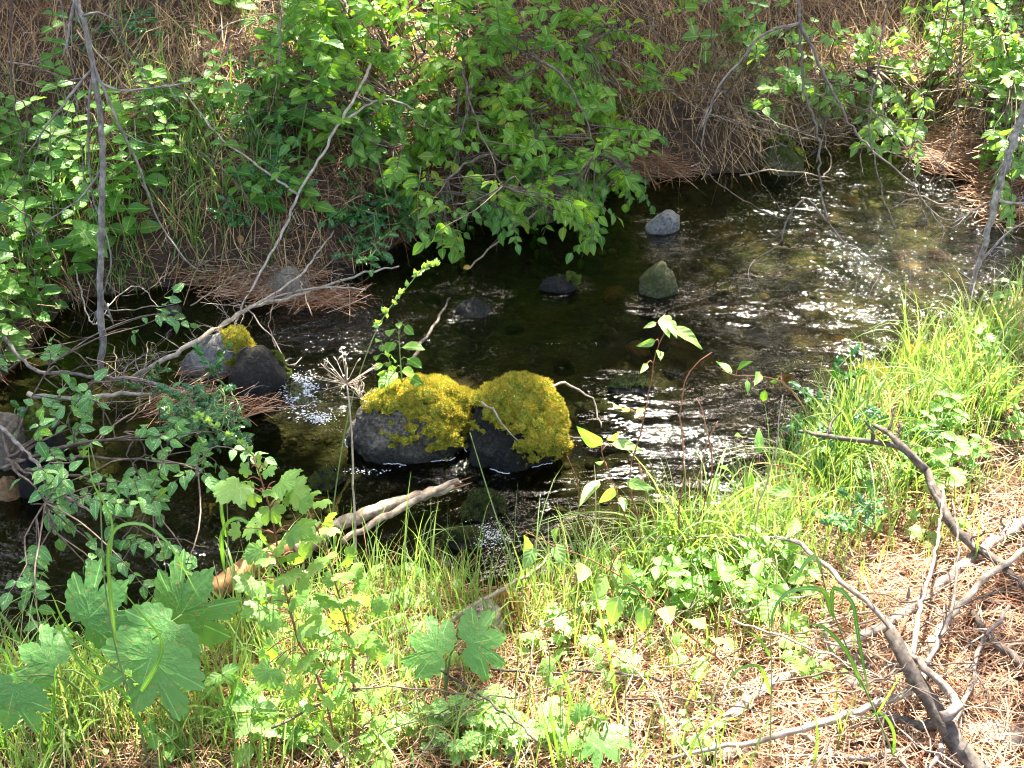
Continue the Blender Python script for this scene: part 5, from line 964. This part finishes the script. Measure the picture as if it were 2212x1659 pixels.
lying('fallen_branch', 'dark twig curving down from the twin palmate leaves', [(872, 1330), (890, 1390), (930, 1440), (1000, 1480), (1080, 1530), (1160, 1600)], [.003, .004, .004, .004, .004, .003], 'darkstick', h=.14, seed=28, twigs=3, tl=.08)
lying('fallen_branch', 'thin dark twig at the bottom middle', [(1090, 1640), (1150, 1590), (1210, 1540), (1260, 1520), (1330, 1500)], .004, 'darkstick', h=.05, seed=29, twigs=3, tl=.1)
for i, (pix, lab) in enumerate([([(1500, 1100), (1540, 1200), (1590, 1300), (1680, 1440)], 'thin red-brown stick leaning in the sunlit grass'), ([(1290, 1130), (1370, 1250), (1440, 1370), (1500, 1480)], 'thin brown stick leaning behind the young shoot'), ([(1380, 1000), (1420, 1150), (1450, 1330), (1455, 1500)], 'long thin brown stem rising between the saplings'), ([(1560, 1500), (1620, 1480), (1700, 1520), (1750, 1560)], 'thin twig on the needles right of the bottom middle'), ([(2080, 1660), (1960, 1590), (1900, 1500)], 'thin twig beside the thick dark branch'), ([(1850, 1350), (1960, 1330), (2060, 1380), (2130, 1480)], 'thin wavy twig left of the right-hand bark pieces')]):
    lying('twig', lab, pix, .0032, ['redstem', 'redstem', 'redstem', 'greystick', 'greystick', 'greystick'][i], h=.1, seed=40 + i, twigs=5, tl=.12, cat='twig')
# --- right side: leaning trunk and hanging dead branches
hanging('leaning_tree', 'pale mottled thin trunk leaning at the right edge over the glinting water', [(2260, 120), (2215, 230), (2180, 330), (2150, 430), (2130, 520), (2105, 600), (2092, 665)], Z0(2092, 665), [.024, .022, .021, .019, .016, .012, .008], mat='trunk', cat='dead trunk', seed=30, twigs=7, tl=.22, forks=[([(2145, 440), (2110, 450), (2060, 480)], .005), ([(2150, 430), (2200, 440), (2240, 430)], .007), ([(2110, 560), (2170, 510), (2230, 470)], .006)])
HB = [([(1722, -60), (1728, 60), (1735, 180), (1765, 290), (1775, 420), (1800, 500), (1850, 540), (1940, 600)], 330, .011, 'thickest dead branch hanging over the upstream end, tip bent into the stream', [([(1730, 45), (1650, 75), (1600, 130), (1545, 200), (1520, 290), (1515, 350)], .008), ([(1738, 60), (1800, 200), (1860, 300), (1960, 390), (2040, 500)], .008), ([(1790, 470), (1740, 430), (1700, 480), (1680, 530), (1630, 560)], .006)]),
      ([(1510, 350), (1560, 400), (1620, 440), (1690, 470), (1760, 480)], 420, .005, 'thin dead branch bowing low over the stream under the straw bank', []),
      ([(1530, -60), (1540, 80), (1580, 240), (1640, 380), (1700, 470)], 360, .005, 'long thin dead branch in front of the straw bank', [([(1580, 240), (1700, 280), (1860, 300)], .004)]),
      ([(1930, -60), (1900, 120), (1880, 260), (1900, 400), (1960, 560), (1970, 640)], 560, .006, 'dead branch hanging in front of the pale shrub', [([(1885, 240), (1960, 330), (2000, 480)], .004)]),
      ([(2060, -60), (2030, 100), (1990, 240), (1960, 360), (1950, 480)], 420, .005, 'thin dead branch crossing the pale shrub', [([(2030, 90), (2100, 180), (2180, 210)], .004)]),
      ([(2090, -60), (2075, 140), (2060, 300), (2010, 440), (2000, 600)], 600, .005, 'long straight dead branch hanging before the glinting water', []),
      ([(1380, -60), (1420, 80), (1500, 160), (1530, 230)], 320, .004, 'thin dead branch at the top edge right of the large shrub', []),
      ([(1830, -60), (1800, 30), (1700, 110), (1600, 230), (1570, 330)], 380, .005, 'dead branch slanting left across the straw bank', []),
      ([(2212, 30), (2100, 50), (1990, 20), (1860, -60)], 300, .004, 'bowed dead branch across the top right corner', []),
      ([(600, -60), (606, 60), (600, 140)], 320, .007, 'dark short branch hanging into the top edge above the sunlit needles', [([(602, 100), (590, 220), (540, 320), (480, 400)], .003)]),
      ([(30, -60), (20, 120), (45, 300), (60, 520), (100, 700)], 640, .007, 'dark dead branch hanging along the left edge', [([(30, 200), (60, 240), (40, 360), (10, 420)], .004)]),
      ([(-20, 420), (60, 470), (120, 560), (170, 640), (220, 690)], 690, .006, 'dead branch slanting from the left edge to the peeling trunk', []),
      ([(120, -60), (150, 120), (170, 260), (190, 420), (250, 560)], 600, .005, 'thin dead branch just left of the peeling trunk', [([(160, 200), (110, 300), (90, 420)], .003)]),
      ([(250, -60), (260, 60), (290, 180), (330, 260), (345, 420)], 560, .004, 'thin grey dead branch right of the peeling trunk', [([(290, 180), (420, 200), (520, 300)], .003)]),
      ([(0, 300), (80, 280), (170, 300), (280, 280)], 500, .003, 'thin twig crossing the shaded left bank', []),
      ([(290, 30), (310, 150), (380, 300), (440, 330), (540, 430), (620, 520)], 600, .003, 'long fine twig crossing the grass tufts', [])]
for i, (pix, vy, r, lab, fk) in enumerate(HB):
    u_, v_ = pix[-1]; yy = min(yat(min(max(u_, 5), 2200), max(v_, 5)), yat(min(max(u_, 5), 2200), vy)) - .08
    hanging('dead_branch', lab, pix, yy, r * .8, mat='twig' if i % 3 else 'greystick', seed=60 + i, twigs=5 if r < .006 else 7, tl=.28, jit=.004, forks=[(a, b * .8) for a, b in fk])
# a tangle of fine dead twigs fallen against the straw bank: built once each, individually placed
rs = np.random.RandomState(9); TW = []
for k in range(6):
    mb = MB(); L = .35 + .1 * k; C = tube(mb, [(-L / 2, 0, 0), (-L * .2, .03 * rs.randn(), .03), (L * .15, .04 * rs.randn(), .04), (L / 2, .03, 0)], [.0035, .0012], sides=5, step=.03, jit=.003); side_twigs(mb, C, 5, .14, .0012, rs, up=.1); o = mb.build('dead_twig', M['twig' if k % 2 else 'drift']); TW.append(o)
AREAS = [(1620, 250, 240, 120, 76, 'fine dead twig tangled in the straw over the upstream water'), (1850, 240, 170, 130, 34, 'fine dead twig below the pale shrub upstream'), (2080, 260, 120, 160, 20, 'fine dead twig on the sunlit spit at right'), (1480, 120, 150, 110, 16, 'fine dead twig on the straw bank right of the large shrub'), (250, 260, 220, 200, 16, 'fine dead twig on the shaded left bank'), (560, 600, 150, 60, 12, 'fine dead twig at the far water edge by the pale wedge-shaped stone'), (250, 840, 200, 50, 14, 'fine dead twig on the debris mat'), (520, 120, 130, 90, 8, 'fine dead twig on sunlit needles near the top edge'), (1060, 440, 160, 30, 8, 'fine dead twig hanging beneath the large shrub'),
         (1950, 1450, 260, 180, 18, 'fine dead twig among the fallen branches at lower right'), (1450, 1500, 260, 120, 10, 'fine dead twig on the needles of the near bank'), (1750, 1200, 220, 100, 10, 'fine dead twig in the sunlit grass'), (950, 1550, 200, 90, 8, 'fine dead twig near the bottom edge')]
used = set(); j = 0
for (cu, cv, ru, rv, n, lab) in AREAS:
    for i in range(n):
        q = rs.normal(0, .5, 2); u, v = cu + q[0] * ru, cv + q[1] * rv; P = gb(u, v, .03 + .10 * rs.rand()); k = j % 6; j += 1; o = TW[k] if k not in used else copy_tree(TW[k]); used.add(k)
        o.location = tuple(P); far_ = P[1] > 5; o.rotation_euler = (rs.normal(0, .4), rs.normal(0, .4) , rs.uniform(-1.4, 1.4) + (0.2 if far_ else .6)); s = rs.uniform(.7, 1.4) if far_ else rs.uniform(.6, 1.1); o.scale = (s, s, s); tag(o, lab, 'twig', 'fine dead twigs')
# pine cones and bark pieces
def cone(label, u, v, L, seed, mat='darkstick'):
    rs = np.random.RandomState(seed); P = gb(u, v, .02); mb = MB(); n = 70; e = None; ax = nrm([rs.normal(), rs.normal(), .1]); s1 = nrm(np.cross(ax, [0, 0, 1.])); s2 = np.cross(s1, ax)
    tube(mb, [P - ax * L / 2, P, P + ax * L / 2], [L * .14, L * .2, L * .06], sides=8, step=None)
    for k in range(n):
        t = k / n; a = k * 2.4; rad = L * .36 * math.sin(math.pi * (.12 + .8 * t)) ** .8; o_ = math.cos(a) * s1 + math.sin(a) * s2; inst(mb, tiny, [P + ax * L * (t - .5) + o_ * rad * .25], nrm(o_ + ax * .35), ax, rad * 1.0 + .004)
    return tag(mb.build('pine_cone', M[mat], smooth=False), label, 'pine cone')
cone('dark pine cone on sunlit needles above the long mottled branch', 1722, 1278, .085, 1); cone('open grey pine cone beside the long mottled branch', 1860, 1440, .10, 2, 'greystick'); cone('weathered flattened cone right of the open grey one', 1930, 1450, .07, 3, 'greystick')
def bark(label, u, v, w, seed):
    rs = np.random.RandomState(seed); V, F = rock_mesh((w, w * .6, w * .16), seed, 3, .5, 4, .6); P = gb(u, v, .015); mb = MB(); mb.add(V + P, F); return tag(mb.build('bark_piece', M['greystick'], smooth=False), label, 'bark')
bark('flaky grey bark piece at the right edge near the bottom', 2150, 1580, .07, 5); bark('flaky grey bark lump left of the thick dark branch', 1850, 1470, .05, 6); bark('curled bark scrap at the bottom right', 1570, 1620, .05, 7); bark('dark bark flake under the right-hand grey branch', 2190, 1600, .05, 8)
# single bright leaves that catch the eye
for i, (u, v, s, lab, mt) in enumerate([(335, 797, .045, 'yellow dead leaf on the debris dam near the peeling trunk', 'dead_leaf'), (215, 800, .035, 'small yellow leaf at the foot of the peeling trunk', 'dead_leaf'), (375, 685, .05, 'pale fallen leaf floating in the backwater', 'pale'), (360, 935, .05, 'rust-brown curled leaf caught under the spotted leaves', 'dead_leaf'), (1000, 580, .04, 'amber leaf drifting in the dark stream', 'dead_leaf'), (680, 262, .045, 'yellow leaf in the far-bank shrub', 'dead_leaf'), (1680, 335, .04, 'rust leaf on the twigs at the upstream edge', 'dead_leaf')]):
    mb = MB(); inst(mb, oval, [gb(u, v, .05)], nrm([1, .2 * i - .5, .1]), nrm(CAMV + [0, 0, .5]), s, .97 if i in (0, 1, 4, 5) else .3); tag(mb.build('dead_leaf', M[mt]), lab, 'leaf')
